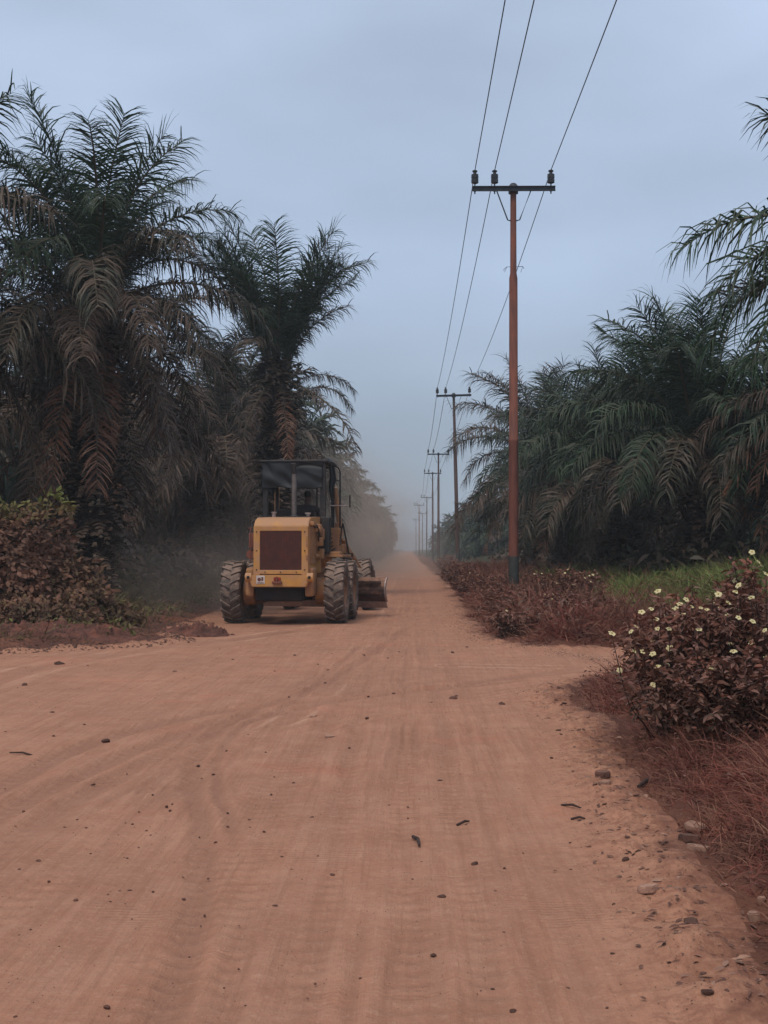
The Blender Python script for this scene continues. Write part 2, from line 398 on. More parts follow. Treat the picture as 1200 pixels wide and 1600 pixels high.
def road_mat():
    m = bpy.data.materials.new('red_dirt_road'); m.use_nodes = True; t = m.node_tree; t.nodes.clear()
    N = t.nodes.new; Lk = t.links.new
    out = N('ShaderNodeOutputMaterial'); b = N('ShaderNodeBsdfPrincipled'); b.inputs['Roughness'].default_value = 0.95; b.inputs['Specular IOR Level'].default_value = 0.15
    tc = N('ShaderNodeTexCoord'); noise, rng, mix, mth, attr = soil_nodes(t, tc.outputs['Object'])
    c = mix(rng(noise(0.5, 4), 0.35, 0.65), (0.405, 0.190, 0.118), (0.335, 0.160, 0.103))
    c = mix(rng(noise(3.0, 6, 0.65), 0.40, 0.68, 0, 0.45), c, (0.50, 0.272, 0.185))
    c = mix(rng(noise(2.2, 5, 0.6, (2.6, 0.13, 1)), 0.47, 0.62, 0, 0.28), c, (0.30, 0.148, 0.102))   # faint lengthwise wear
    c = mix(rng(noise(7, 5, 0.6, (2.2, 0.10, 1)), 0.5, 0.64, 0, 0.18), c, (0.51, 0.285, 0.195))
    c = mix(rng(noise(0.8, 3), 0.6, 0.75, 0, 0.5), c, (0.47, 0.155, 0.095))        # redder stains
    c = mix(rng(noise(1.9, 7, 0.72), 0.50, 0.60, 0, 0.30), c, (0.30, 0.145, 0.09))
    c = mix(rng(noise(28, 6, 0.8), 0.53, 0.62, 0, 0.25), c, (0.56, 0.34, 0.235))
    lo = attr('loose')
    c = mix(mth('MULTIPLY', lo, 0.6), c, (0.40, 0.195, 0.120))
    c = mix(mth('MULTIPLY', mth('MULTIPLY', lo, rng(noise(16, 5), 0.48, 0.6)), 0.6), c, (0.25, 0.105, 0.07))
    c = mix(rng(attr('tread'), -0.1, -0.9, 0, 0.28), c, (0.26, 0.125, 0.08))
    tr = attr('track')
    c = mix(rng(tr, 0.0, 0.9, 0, 0.85), c, (0.255, 0.128, 0.088))
    c = mix(rng(tr, -0.01, -0.16, 0, 0.9), c, (0.56, 0.33, 0.23))
    c = mix(rng(noise(5, 6, 0.7, (4.5, 0.16, 1)), 0.50, 0.60, 0, 0.30), c, (0.27, 0.125, 0.078))
    c = mix(rng(noise(75, 4, 0.7), 0.56, 0.70, 0, 0.3), c, (0.20, 0.095, 0.06))
    c = mix(rng(noise(45, 3, 0.7), 0.60, 0.70, 0, 0.3), c, (0.50, 0.33, 0.24))
    eo = mth('ADD', attr('out'), mth('MULTIPLY', mth('SUBTRACT', noise(9, 6, 0.7), 0.5), 0.9))
    c = mix(rng(eo, -0.22, 0.08), c, mix(rng(noise(1.4, 6), 0.4, 0.6), (0.20, 0.085, 0.055), (0.12, 0.052, 0.038)))
    Lk(c, b.inputs['Base Color'])
    # grit, footprints and faint tread ripples
    wv = N('ShaderNodeTexWave'); wv.wave_type = 'BANDS'; wv.bands_direction = 'Y'; wv.inputs['Scale'].default_value = 9; wv.inputs['Distortion'].default_value = 2.5; wv.inputs['Detail'].default_value = 2
    Lk(tc.outputs['Object'], wv.inputs['Vector'])
    h = mth('MULTIPLY', wv.outputs['Fac'], rng(noise(1.1, 3), 0.54, 0.68, 0, 0.28))
    h = mth('ADD', h, mth('MULTIPLY', noise(14, 7, 0.62), 0.9))
    h = mth('ADD', h, mth('MULTIPLY', noise(8, 5, 0.6, (3, 0.12, 1)), 0.55))
    h = mth('ADD', h, mth('MULTIPLY', noise(120, 4, 0.7), 0.18))
    bp = N('ShaderNodeBump'); bp.inputs['Strength'].default_value = 0.9; bp.inputs['Distance'].default_value = 0.026
    Lk(h, bp.inputs['Height']); Lk(bp.outputs[0], b.inputs['Normal']); Lk(b.outputs[0], out.inputs[0])
    return m

def ground_mat():
    m = bpy.data.materials.new('verge_soil'); m.use_nodes = True; t = m.node_tree; t.nodes.clear()
    N = t.nodes.new; Lk = t.links.new
    out = N('ShaderNodeOutputMaterial'); b = N('ShaderNodeBsdfPrincipled'); b.inputs['Roughness'].default_value = 1; b.inputs['Specular IOR Level'].default_value = 0.1
    tc = N('ShaderNodeTexCoord'); noise, rng, mix, mth, attr = soil_nodes(t, tc.outputs['Object'])
    c = mix(rng(noise(1.4, 6), 0.4, 0.6), (0.20, 0.085, 0.055), (0.12, 0.052, 0.038))
    o = attr('out')
    green = mix(rng(noise(0.8, 6), 0.4, 0.6), (0.050, 0.055, 0.024), (0.032, 0.030, 0.018))
    c = mix(rng(mth('ADD', o, mth('MULTIPLY', noise(1.2, 4), 2)), 1.8, 3.2), c, green)
    c = mix(rng(noise(22, 5, 0.7), 0.52, 0.66, 0, 0.5), c, (0.07, 0.035, 0.026))
    Lk(c, b.inputs['Base Color'])
    bp = N('ShaderNodeBump'); bp.inputs['Strength'].default_value = 1; bp.inputs['Distance'].default_value = 0.05
    Lk(noise(12, 8, 0.7), bp.inputs['Height']); Lk(bp.outputs[0], b.inputs['Normal']); Lk(b.outputs[0], out.inputs[0])
    return m
build_ground()
def gz(x, y):
    return float(height(np.array([float(x)]), np.array([float(y)]), False)[0][0])

# ------------------------------------------------------------------ utility poles and wires
def insulator(root, x, z):
    m = MB(); m.lathe([(z + 0.10, 0.035), (z + 0.12, 0.085), (z + 0.20, 0.088), (z + 0.205, 0.07), (z + 0.225, 0.07), (z + 0.23, 0.088), (z + 0.32, 0.085), (z + 0.34, 0.04),
                       (z + 0.37, 0.035), (z + 0.385, 0.062), (z + 0.41, 0.062), (z + 0.43, 0.03)], 14, 'Z', (x, 0, 0), closed=False)
    i = m.build('insulator', M_insul, root, smooth=True)
    m = MB(); m.tube((x, 0, z - 0.14), (x, 0, z + 0.11), 0.016, n=8); m.tube((x, 0, z - 0.085), (x, 0, z - 0.055), 0.03, n=6)
    m.build('pin', M_arm, i)
INS = [(-0.905, 0.43), (-0.44, 0.43), (0.885, 0.43)]
def pole(x, y, htop, label, lean=0.0, xo=(-0.975, 0.975), foot=True, ins=INS, near=True):
    z0 = gz(x, y) - 0.3
    root = empty('utility_pole', (x, y, z0), 0, label=label, category='utility pole', group='power poles beside the road')
    root.rotation_euler = (0, lean, 0)
    H = htop - z0; n = 20 if near else 10
    m = MB(); m.lathe([(0.0, 0.118), (0.4, 0.118), (H * 0.405, 0.112), (H * 0.407, 0.118), (H * 0.412, 0.118), (H * 0.414, 0.104), (H * 0.788, 0.098), (H * 0.80, 0.076), (H - 0.02, 0.070), (H, 0.05)], n, 'Z', closed=False)
    shaft = m.build('pole_shaft', M_rust if 'nearest' in label or 'behind' in label else M_rustd, root, smooth=True)
    if foot:
        m = MB(); m.lathe([(0.0, 0.121), (1.28 - z0, 0.121), (1.281 - z0, 0.1)], n, 'Z', closed=False)
        m.build('painted_base', M_foot, shaft, smooth=True)
    m = MB(); m.lathe([(H - 0.13, 0.115), (H - 0.02, 0.118), (H + 0.05, 0.11), (H + 0.11, 0.06), (H + 0.115, 0.02)], 16, 'Z', closed=False); m.build('pole_cap', M_arm, shaft, smooth=True)
    za = H - 0.05
    m = MB(); c = (xo[0] + xo[1]) / 2; m.box((c, -0.125, za), (xo[1] - xo[0], 0.012, 0.115)); m.box((c, -0.155, za + 0.052), (xo[1] - xo[0], 0.05, 0.012)); m.box((c, -0.155, za - 0.052), (xo[1] - xo[0], 0.05, 0.012))
    m.build('crossarm', M_arm, root)
    for s in (-1, 1):
        m = MB(); m.path([(s * 0.40, -0.14, za - 0.05), (s * 0.14, -0.10, za - 0.73), (s * 0.065, -0.02, za - 0.73)], 0.016, 6); m.build('brace', M_arm, root)
    for ix, _ in ins: insulator(root, ix, za + 0.055 if near else za + 0.05)
    if near:
        m = MB(); zb = H * 0.815
        m.path([(0.07, 0, zb), (0.22, 0, zb + 0.01), (0.25, 0.02, zb - 0.04)], 0.007, 5); m.path([(0.22, 0, zb), (0.17, 0, zb - 0.13)], 0.005, 5); m.build('tie_wire', M_arm, root)
        m = MB(); m.path([(-0.07, 0, zb), (-0.16, 0, zb + 0.0), (-0.24, 0, zb - 0.08)], 0.006, 5); m.path([(-0.15, 0, zb), (-0.21, 0.03, zb - 0.12)], 0.005, 5); m.build('tie_wire', M_arm, root)
    return root, za + z0 + 0.055 + 0.41
PTS = []     # one row per pole: world positions of the three wire ties
pole_px = [  # x of the shaft at arm height, y of the arm, distance
    (802, 294, 30.0, 'nearest rusty steel utility pole with three black insulators on its crossarm', 0.002),
    (709, 617, 71.0, 'second utility pole, leaning slightly, rising in front of the right palms', -0.024),
    (685, 709, 114.0, 'third utility pole along the right verge, half height of the second', 0.0),
    (676, 739, 144.0, 'fourth utility pole close beside the third one, crossarm just below it', 0.0),
    (667, 777, 212.0, 'fifth utility pole, small hazy one with crossarm near the far palm tops', 0.006),
    (655, 789, 246.0, 'sixth small hazy utility pole standing nearest to the road end', 0.0),
    (660, 802, 305.0, 'very faint short utility pole far off in the haze', 0.0),
    (650, 812, 370.0, 'last barely visible utility pole where the road vanishes', 0.0)]
for px, py, d, lab, lean in pole_px:
    p = at(px, py, d); near = d < 100
    x0 = p.x + (-lean) * (p.z) if lean else p.x
    root, zt = pole(x0, d, p.z, lab, lean, near=near)
    PTS.append([Vector((p.x + ix, d, zt)) for ix, _ in INS])
# pole behind the camera carries the wires on over the photographer
root, zt = pole(2.42, -14, 10.05, 'rusty utility pole behind the photographer', 0.0)
PTS.insert(0, [Vector((2.42 + ix, -14, zt)) for ix, _ in INS])
wl = ['leftmost of the three power wires strung on the left arm tips', 'middle power wire running beside the leftmost one', 'lone power wire on the right arm tips, apart from the other two']
for k in range(3):
    m = MB(); pts = []
    for i in range(len(PTS) - 1):
        a_, b_ = PTS[i][k], PTS[i + 1][k]; n = 14; L = (b_ - a_).length; sag = 0.000145 * L * L
        if i == 0: sag = 0.12
        for j in range(n + (i == len(PTS) - 2)):
            t = j / n; p = a_.lerp(b_, t); p.z -= sag * 4 * t * (1 - t) * 1.6; pts.append(p)
    m.path(pts, [0.011 if p.y < 75 else 0.016 for p in pts], 5)
    m.build('power_line', M_wire, None, smooth=True, label=wl[k], category='power wire', group='wires strung between the poles')

# ------------------------------------------------------------------ palms
def leafmat(name, c1, c2, dustc, tr=0.15, rnd=0.25, rough=0.55):
    return mat(name, c1, c2, rough, scale=1.2, dust=dustc[0], dust_amt=dustc[1], rnd=rnd, transl=tr, spec=0.35, detail=3)
BD = (0.115, 0.070, 0.048)
M_leafg = leafmat('palm_leaf_green', (0.028, 0.066, 0.025), (0.010, 0.026, 0.012), ((0.055, 0.060, 0.036), 0.25))
M_leafd = leafmat('palm_leaf_dusty', (0.032, 0.040, 0.022), (0.013, 0.017, 0.010), (BD, 0.45))
M_leafb = leafmat('palm_leaf_dry', (0.25, 0.10, 0.052), (0.13, 0.058, 0.036), ((0.28, 0.15, 0.095), 0.5), 0.1)
M_leafm = leafmat('palm_leaf_old', (0.082, 0.050, 0.032), (0.035, 0.024, 0.018), (BD, 0.6), 0.08)
M_trunk = mat('palm_trunk_bark', (0.045, 0.030, 0.024), (0.022, 0.016, 0.014), 0.95, scale=5, bump=0.8, bscale=14, dust=BD, dust_amt=0.4)
M_rach = mat('frond_stalk', (0.10, 0.075, 0.045), (0.06, 0.048, 0.03), 0.6, scale=3)
M_fern = leafmat('fern_leaf', (0.055, 0.050, 0.030), (0.026, 0.025, 0.017), (BD, 0.45), 0.1)

def frond_arrays(elev, curve, L, n, seed, droop=1.0, lw=0.048, ll=0.85, segs=3, sparse=0.0, sway=0.0):
    """one frond: leaves the origin along +Y at the elevation given and bends down. returns V,F,isleaf"""
    rg = np.random.default_rng(seed)
    K = 16; t = np.linspace(0, 1, K)
    th = np.radians(elev - curve * t ** 1.4); th = np.maximum(th, np.radians(-88))
    ds = L / (K - 1); swx = sway * t ** 2
    P = np.zeros((K, 3)); 
    P[1:, 1] = np.cumsum(np.cos(th[:-1]) * ds); P[1:, 2] = np.cumsum(np.sin(th[:-1]) * ds); P[:, 0] = swx
    T = np.gradient(P, axis=0); T /= np.linalg.norm(T, axis=1)[:, None]
    V = []; Fc = []; nv = 0
    # stalk: three-sided tube, wide at its foot
    rad = 0.045 * (1 - t) ** 0.8 + 0.006
    for i in range(K):
        side = np.array([1, 0, 0]); up = np.cross(side, T[i])
        for a_ in (90, 210, 330):
            V.append(P[i] + rad[i] * (side * math.cos(math.radians(a_)) * 1.3 + up * math.sin(math.radians(a_))))
    for i in range(K - 1):
        for k in range(3):
            Fc.append((i * 3 + k, i * 3 + (k + 1) % 3, (i + 1) * 3 + (k + 1) % 3, (i + 1) * 3 + k))
    nst = len(Fc); V = [np.array(V)]; nv = K * 3
    # leaflets
    m = n * 2
    tl = 0.14 + 0.86 * (np.arange(n) + 0.5) / n; tl = np.repeat(tl, 2) + rg.normal(0, 0.004, m); tl = np.clip(tl, 0.13, 0.999)
    sd = np.tile([-1, 1], n)
    keep = rg.random(m) > sparse; tl = tl[keep]; sd = sd[keep]; m = len(tl)
    ti = tl * (K - 1); i0 = np.clip(ti.astype(int), 0, K - 2); fr = (ti - i0)[:, None]
    B = P[i0] * (1 - fr) + P[i0 + 1] * fr; TT = T[i0] * (1 - fr) + T[i0 + 1] * fr
    u = (tl - 0.13) / 0.87
    ln = ll * (0.35 + 0.65 * np.sin(np.pi * np.clip(0.15 + 0.72 * u, 0, 1)) ** 0.8) * rg.uniform(0.78, 1.12, m)
    al = np.radians(72 - 30 * u ** 1.5 + rg.normal(0, 7, m))
    side = np.zeros((m, 3)); side[:, 0] = sd
    up = np.cross(np.array([1.0, 0, 0]), TT)
    D = TT * np.cos(al)[:, None] + side * np.sin(al)[:, None] + up * (rg.normal(0.12, 0.30, m))[:, None]
    D /= np.linalg.norm(D, axis=1)[:, None]
    W = TT - D * (TT * D).sum(1)[:, None]; W /= np.linalg.norm(W, axis=1)[:, None] + 1e-9
    W += up * rg.normal(0, 0.5, m)[:, None]; W /= np.linalg.norm(W, axis=1)[:, None]
    wd = lw * rg.uniform(0.7, 1.25, m) * (0.6 + 0.4 * np.sin(np.pi * np.clip(u, 0.05, 0.95)))
    prof = [0.75, 1.0, 0.7, 0.12] if segs == 3 else [0.8, 1.0, 0.12]
    cur = B.copy(); rows = []
    dr = droop * rg.uniform(0.5, 1.35, m)
    for s in range(segs + 1):
        w_ = (wd * prof[s])[:, None] * 0.5
        rows.append(cur - W * w_); rows.append(cur + W * w_)
        cur = cur + D * (ln / segs)[:, None]
        D[:, 2] -= dr * (0.34 if s == 0 else 0.62) * (3 / segs); D /= np.linalg.norm(D, axis=1)[:, None]
    A = np.stack(rows, 1)           # m, 2*(segs+1), 3
    k = A.shape[1]; V.append(A.reshape(-1, 3)); base = nv + np.arange(m)[:, None] * k
    FF = [base + np.array([[2 * s, 2 * s + 1, 2 * s + 3, 2 * s + 2]]) for s in range(segs)]
    FF = np.concatenate(FF, 0)
    return np.concatenate(V), np.concatenate([np.array(Fc), FF]), nst

def add_mats(me, mats, split):
    for m_ in mats[1:]: me.materials.append(m_)
    mi = np.zeros(len(me.polygons), dtype=np.int32); mi[split:] = 1
    me.polygons.foreach_set('material_index', mi)

KINDS = [(84, 28, 0.75), (75, 64, 1.25), (64, 96, 1.8), (50, 112, 2.2), (32, 110, 2.3), (12, 92, 2.2), (-8, 74, 2.0)]
FR = {}
for i, (e_, c_, d_) in enumerate(KINDS):
    for v_ in range(3):
        V, Fc, ns = frond_arrays(e_, c_ * (0.85 + 0.15 * v_), 4.9, 104, 100 + i * 10 + v_, d_, sway=(v_ - 1) * 0.6, sparse=0.02 + 0.07 * v_, lw=0.046, ll=1.16)
        for mk, M_ in (('g', M_leafg), ('d', M_leafd), ('m', M_leafm)):
            me = np_mesh('frond', V, Fc, M_rach); add_mats(me, [M_rach, M_ if not isinstance(M_, tuple) else M_[0]], ns); FR[(i, v_, mk)] = me
DEAD = []
for v_ in range(4):
    V, Fc, ns = frond_arrays((-20, -40, -55, -68)[v_], (55, 42, 30, 20)[v_], 4.3, 62, 300 + v_, (1.5, 1.3, 1.1, 0.9)[v_], sparse=0.12, ll=0.75, lw=0.042)
    DEAD.append({})
    for mk, M_ in (('b', M_leafb), ('m', M_leafm)):
        me = np_mesh('dry_frond', V, Fc, M_rach); add_mats(me, [M_rach, M_], ns); DEAD[v_][mk] = me

def trunk_mesh(H, seed, r=0.34):
    rg = random.Random(seed); m = MB(); n = 14; K = max(6, int(H * 3))
    rings = []
    for i in range(K + 1):
        z = H * i / K; rr = r * (1.25 - 0.3 * min(1, i / K * 3)) * (1 + 0.06 * rg.uniform(-1, 1)) if i < K else r * 0.7
        rings.append([m.bm.verts.new((rr * (1 + 0.08 * rg.uniform(-1, 1)) * math.cos(2 * math.pi * k / n), rr * (1 + .08 * rg.uniform(-1, 1)) * math.sin(2 * math.pi * k / n), z)) for k in range(n)])
    for a_, b_ in zip(rings, rings[1:]):
        for k in range(n): m.bm.faces.new((a_[k], a_[(k + 1) % n], b_[(k + 1) % n], b_[k]))
    m.bm.faces.new(rings[-1])
    # cut leaf bases in a spiral
    for i in range(int(H * 26)):
        a_ = i * 2.39996; z = 0.1 + (H - 0.05) * i / (H * 26); l = rg.uniform(0.12, 0.34); w_ = rg.uniform(0.07, 0.13)
        d = Vector((math.cos(a_), math.sin(a_), 0)); s = Vector((-d.y, d.x, 0)); p = d * r * 0.9 + Vector((0, 0, z)); q = p + d * l * 0.55 + Vector((0, 0, l))
        A = [p + s * w_, p - s * w_, p - Vector((0, 0, 0.09))]; B = [q + s * w_ * .6, q - s * w_ * .6, q - Vector((0, 0, .03)) + d * 0.05]
        A = [m.bm.verts.new(v) for v in A]; B = [m.bm.verts.new(v) for v in B]
        for k in range(3): m.bm.faces.new((A[k], A[(k + 1) % 3], B[(k + 1) % 3], B[k]))
        m.bm.faces.new(B)
    return m.mesh('trunk', M_trunk)

def strips(B, D, W, ln, wd, droop, segs=3, prof=(0.5, 1.0, 0.75, 0.08)):
    """many bending blades at once: base, direction, width dir, length, width, droop -> V,F"""
    cur = B.copy(); D = D.copy(); rows = []
    for s in range(segs + 1):
        w_ = (wd * prof[s])[:, None] * 0.5
        rows.append(cur - W * w_); rows.append(cur + W * w_)
        cur = cur + D * (ln / segs)[:, None]; D[:, 2] -= droop; D /= np.linalg.norm(D, axis=1)[:, None]
    A = np.stack(rows, 1); m = len(B); k = A.shape[1]
    base = np.arange(m)[:, None] * k
    FF = np.stack([base + np.array([[2 * s, 2 * s + 1, 2 * s + 3, 2 * s + 2]]) for s in range(segs)], 1).reshape(-1, 4)
    return A.reshape(-1, 3), FF
def rand_dirs(rg, n, zlo, zhi):
    a_ = rg.uniform(0, 2 * np.pi, n); z = rg.uniform(zlo, zhi, n); r_ = np.sqrt(np.maximum(0, 1 - z * z))
    return np.stack([r_ * np.cos(a_), r_ * np.sin(a_), z], 1)
def fern_mesh(H, seed, r=0.42, n=420, z0=0.2):
    """ferns and creepers growing out of the leaf bases"""
    rg = np.random.default_rng(seed); Bs = []; Ds = []
    a_ = rg.uniform(0, 2 * np.pi, n); z = rg.uniform(z0, H, n)
    C = np.stack([r * np.cos(a_), r * np.sin(a_), z], 1); out = np.stack([np.cos(a_), np.sin(a_), rg.uniform(-0.2, 0.9, n)], 1); out /= np.linalg.norm(out, axis=1)[:, None]
    V = []; Fc = []; nv = 0
    L = rg.uniform(0.35, 0.8, n)
    # each fern leaf is a stem with pinnae
    for s in range(9):
        t = 0.12 + s * 0.1; P = C + out * (L * t)[:, None]; P[:, 2] -= L * t * t * rg.uniform(0.5, 1.0, n)
        for sd in (-1, 1):
            sdv = np.stack([-np.sin(a_), np.cos(a_), np.zeros(n)], 1) * sd
            D = sdv + out * 0.35; D[:, 2] -= 0.25; D /= np.linalg.norm(D, axis=1)[:, None]
            W = out.copy(); W[:, 2] -= t * 1.2; W /= np.linalg.norm(W, axis=1)[:, None]
            v, f = strips(P, D, W, L * 0.30 * (1.1 - t), L * 0.11, 0.3, 2, (0.8, 0.9, 0.15))
            V.append(v); Fc.append(f + nv); nv += len(v)
    return np_mesh('ferns', np.concatenate(V), np.concatenate(Fc), M_fern)
TR = {h: trunk_mesh(h, int(h * 10)) for h in (2.6, 3.4, 4.2, 5.6, 6.6)}
FE = {h: fern_mesh(h, int(h * 7), n=int(110 * h)) for h in TR}

def hero_palm(x, y, H, label, seed, sc_=1.0, n=34, pal='gdm', dead=6, extra=(), az0=None, group=None, up=1.0, ferns=True, kmax=6, azs=None, lean=0.0):
    rg = random.Random(seed); z = gz(x, y) - 0.05
    root = empty('oil_palm', (x, y, z), 0, label=label, category='palm tree', group=group)
    h = min(TR, key=lambda k: abs(k - H)); s = H / h
    t = link('trunk', TR[h], root); t.scale = (1, 1, s); t.rotation_euler = (0, 0, rg.uniform(0, 6))
    if ferns: f = link('ferns', FE[h], root); f.scale = (1, 1, s); f.rotation_euler = (0, 0, rg.uniform(0, 6)); f['kind'] = 'stuff'
    a0 = rg.uniform(0, 6.28)
    for i in range(n):
        u = (i + 0.5) / n; k = min(kmax, int(u ** 0.85 * (kmax + 1))) if not lean else (1 if i % 4 == 3 else 0); az = a0 + i * 2.39996 if not azs else R(azs[i % len(azs)] + rg.uniform(-10, 10))
        if pal == 'gdm': mk = 'g' if u < 0.42 else ('d' if u < 0.8 else 'm')
        elif pal == 'g': mk = 'g' if u < 0.75 else 'd'
        else: mk = 'd' if u < 0.55 else 'm'
        o = link('frond', FR[(k, rg.randrange(3), mk)], root)
        o.location = (0.2 * math.cos(az + 1.57), 0.2 * math.sin(az + 1.57), H - 0.15 - 0.5 * u)
        o.rotation_euler = (rg.uniform(-0.09, 0.09), rg.uniform(-0.12, 0.12), az)
        if lean: o.rotation_euler[0] = -rg.uniform(0.02, lean) * (0 if k else 1)
        q = sc_ * rg.uniform(0.85, 1.08) * (0.8 if (k and lean) else 0.95 if k == 0 else 1); o.scale = (q, q, q)
    for i in range(dead):
        az = a0 + 1 + i * 2.39996; k = rg.randrange(4)
        o = link('dry_frond', DEAD[k][rg.choice('bmm')], root, label='dry brown frond hanging down')
        o.location = (0.3 * math.cos(az + 1.57), 0.3 * math.sin(az + 1.57), H - rg.uniform(0.5, 0.9)); o.rotation_euler = (0, 0, az)
        q = sc_ * rg.uniform(0.8, 1.0); o.scale = (q, q, q)
    for (kind, v_, mk, az, dz, q) in extra:
        me = DEAD[v_][mk] if kind == 'dead' else FR[(kind, v_, mk)]
        o = link('dry_frond' if kind == 'dead' else 'frond', me, root, label='dry reddish brown frond hanging towards the road' if kind == 'dead' else None)
        o.location = (0.3 * math.cos(R(az) + 1.57), 0.3 * math.sin(R(az) + 1.57), H + dz); o.rotation_euler = (0, 0, R(az)); o.scale = (q, q, q)
    return root

# low-detail crowns for the palms further off: one mesh each
def far_crown(seed, n=34, leaf=42, mk=0):
    rg = np.random.default_rng(seed); V = []; Fc = []; nv = 0
    for i in range(n + 6):
        u = (i + 0.5) / n; dead = i >= n
        k = min(6, int(u ** 0.85 * 7)) if not dead else 6
        e_, c_, d_ = KINDS[k]; e_ = e_ if not dead else -45
        v, f, ns = frond_arrays(e_ + rg.uniform(-6, 6), c_ * rg.uniform(0.8, 1.1) * (0.5 if dead else 1), 5.0 * rg.uniform(0.85, 1.08), leaf, 1000 + seed * 50 + i, d_, lw=0.15, ll=1.05, segs=2)
        a_ = i * 2.39996; c, s = math.cos(a_), math.sin(a_)
        v = np.stack([v[:, 0] * c - v[:, 1] * s, v[:, 0] * s + v[:, 1] * c, v[:, 2] - 0.4 * min(u, 1)], 1)
        V.append(v); Fc.append(f + nv); nv += len(v)
    return np.concatenate(V), np.concatenate(Fc)
CROWN = []
for s_ in range(4):
    V, Fc = far_crown(s_ + 1)
    CROWN.append([np_mesh('crown', V, Fc, M_leafd), np_mesh('crown', V, Fc, M_leafm), np_mesh('crown', V, Fc, M_leafg)])
def far_palm(x, y, H, label, group, seed, mk=0, sc_=1.0):
    rg = random.Random(seed); z = gz(x, y) - 0.05
    root = empty('oil_palm', (x, y, z), 0, label=label, category='palm tree', group=group)
    h = min(TR, key=lambda k: abs(k - H)); t = link('trunk', TR[h], root); t.scale = (1, 1, H / h); t.rotation_euler = (0, 0, rg.uniform(0, 6))
    if y < 90: f = link('ferns', FE[h], root); f.scale = (1, 1, H / h); f.rotation_euler = (0, 0, rg.uniform(0, 6)); f['kind'] = 'stuff'
    c = link('crown', CROWN[rg.randrange(4)][mk], root, (0, 0, H - 0.2)); c.rotation_euler = (rg.uniform(-.06, .06), rg.uniform(-.06, .06), rg.uniform(0, 6.28)); q = sc_ * rg.uniform(0.9, 1.08); c.scale = (q, q, q)
    return root

# azimuth: 0 = away from camera (+Y), 90 = left (-X), 180 = towards the camera, 270 = right
hero_palm(-6.8, 27.5, 6.7, 'tall dusty oil palm nearest the left verge with an orange-brown dead frond hanging', 3, 0.76, 40, 'gdm', 9,
          extra=[('dead', 3, 'b', 196, -0.9, 0.85), ('dead', 3, 'b', 150, -0.8, 0.9), ('dead', 2, 'm', 250, -0.5, 1.0), (3, 1, 'd', 268, 0.1, 0.5), (0, 0, 'g', 90, 0, 0.85), (1, 1, 'g', 320, 0, 0.8), (1, 0, 'g', 40, 0.1, 0.85), (1, 0, 'g', 100, 0, 0.8), (1, 2, 'g', 200, 0, 0.8)])
hero_palm(-11.3, 26.0, 5.9, 'oil palm at the left picture edge, cut by the frame, fronds fanning up', 5, 1.05, 36, 'gdm', 8,
          extra=[('dead', 3, 'b', 250, -1.2, 1.0), ('dead', 2, 'm', 262, -1.4, 1.0)])
hero_palm(-4.0, 38.5, 7.2, 'upright green crowned oil palm on a thick shaggy trunk directly behind the grader', 8, 0.92, 24, 'g', 4, kmax=1, lean=0.25, azs=[88, 275, 95, 180, 268, 80, 285, 0, 100, 262, 92, 270],
          extra=[(0, 0, 'g', 20, 0.1, 0.86), (0, 2, 'g', 200, 0.1, 0.80), (0, 1, 'g', 100, 0.1, 0.86), (0, 1, 'g', 290, 0.1, 0.8), (1, 0, 'g', 110, 0.1, 0.72), (1, 2, 'g', 40, 0.0, 0.72), (1, 1, 'g', 150, 0.0, 0.7), (1, 1, 'g', 215, 0.0, 0.72), (2, 1, 'g', 170, -0.2, 0.6), (1, 1, 'g', 276, 0.1, 0.82), (4, 0, 'd', 272, -0.8, 0.46), (4, 1, 'd', 262, -1.2, 0.48), (4, 1, 'g', 95, -0.6, 0.6), (3, 2, 'd', 170, -0.4, 0.6), ('dead', 2, 'b', 200, -0.7, 0.6)])
hero_palm(-8.9, 35.0, 5.0, 'shaded dusty oil palm between the nearest palm and the upright green one', 12, 1.0, 32, 'dm', 8)
hero_palm(-7.1, 46.0, 4.6, 'dusty oil palm with drooping brown crown just behind the upright green palm', 13, 1.0, 30, 'dm', 6)
# right side
hero_palm(7.8, 17.5, 4.3, 'dark oil palm at the right picture edge, fronds reaching in against the sky', 21, 0.76, 13, 'g', 0, kmax=2,
          extra=[(3, 0, 'g', 88, 0.3, 0.9), (3, 1, 'g', 100, 0.1, 0.85), (4, 2, 'g', 110, 0.4, 0.8), (3, 2, 'g', 78, 0.0, 0.85), (1, 1, 'g', 84, 0.2, 0.85)])
hero_palm(7.1, 31.5, 3.3, 'bushy green topped oil palm standing highest above the right grass verge', 22, 0.84, 56, 'g', 3, kmax=5)
hero_palm(10.6, 28.0, 3.0, 'oil palm at the right edge with dry reddish brown fronds arching to the left', 23, 0.84, 44, 'g', 3, kmax=5,
          extra=[('dead', 0, 'b', 80, 1.6, 1.05), ('dead', 0, 'b', 100, 1.4, 0.95), ('dead', 1, 'm', 120, 0.9, 0.9), (4, 0, 'm', 75, 0.4, 0.85)])
hero_palm(6.4, 39.0, 3.3, 'dark oil palm right of the nearest pole with brown skirt of old fronds', 24, 0.84, 54, 'g', 3, kmax=5)
hero_palm(6.1, 48.0, 3.4, 'oil palm seen directly right of the nearest pole shaft at mid height', 25, 0.86, 50, 'g', 4, kmax=5)
hero_palm(6.0, 58.0, 5.0, 'oil palm whose drooping fronds stick out left of the nearest pole', 26, 1.0, 32, 'dm', 6)
rr = random.Random(4)
UNIQ = {('L', 0): ['dust veiled oil palm seen just right of the upright green palm', 'dusty palm whose crown shows right above the grader cab', 'hazy palm with two arching fronds sticking out towards the road, left side', 'hazy left palm where the dusty tree wall steps down'],
        ('R', 0): ['greyish palm just right of the second utility pole foot', 'low palm crown between the nearest and the second pole']}
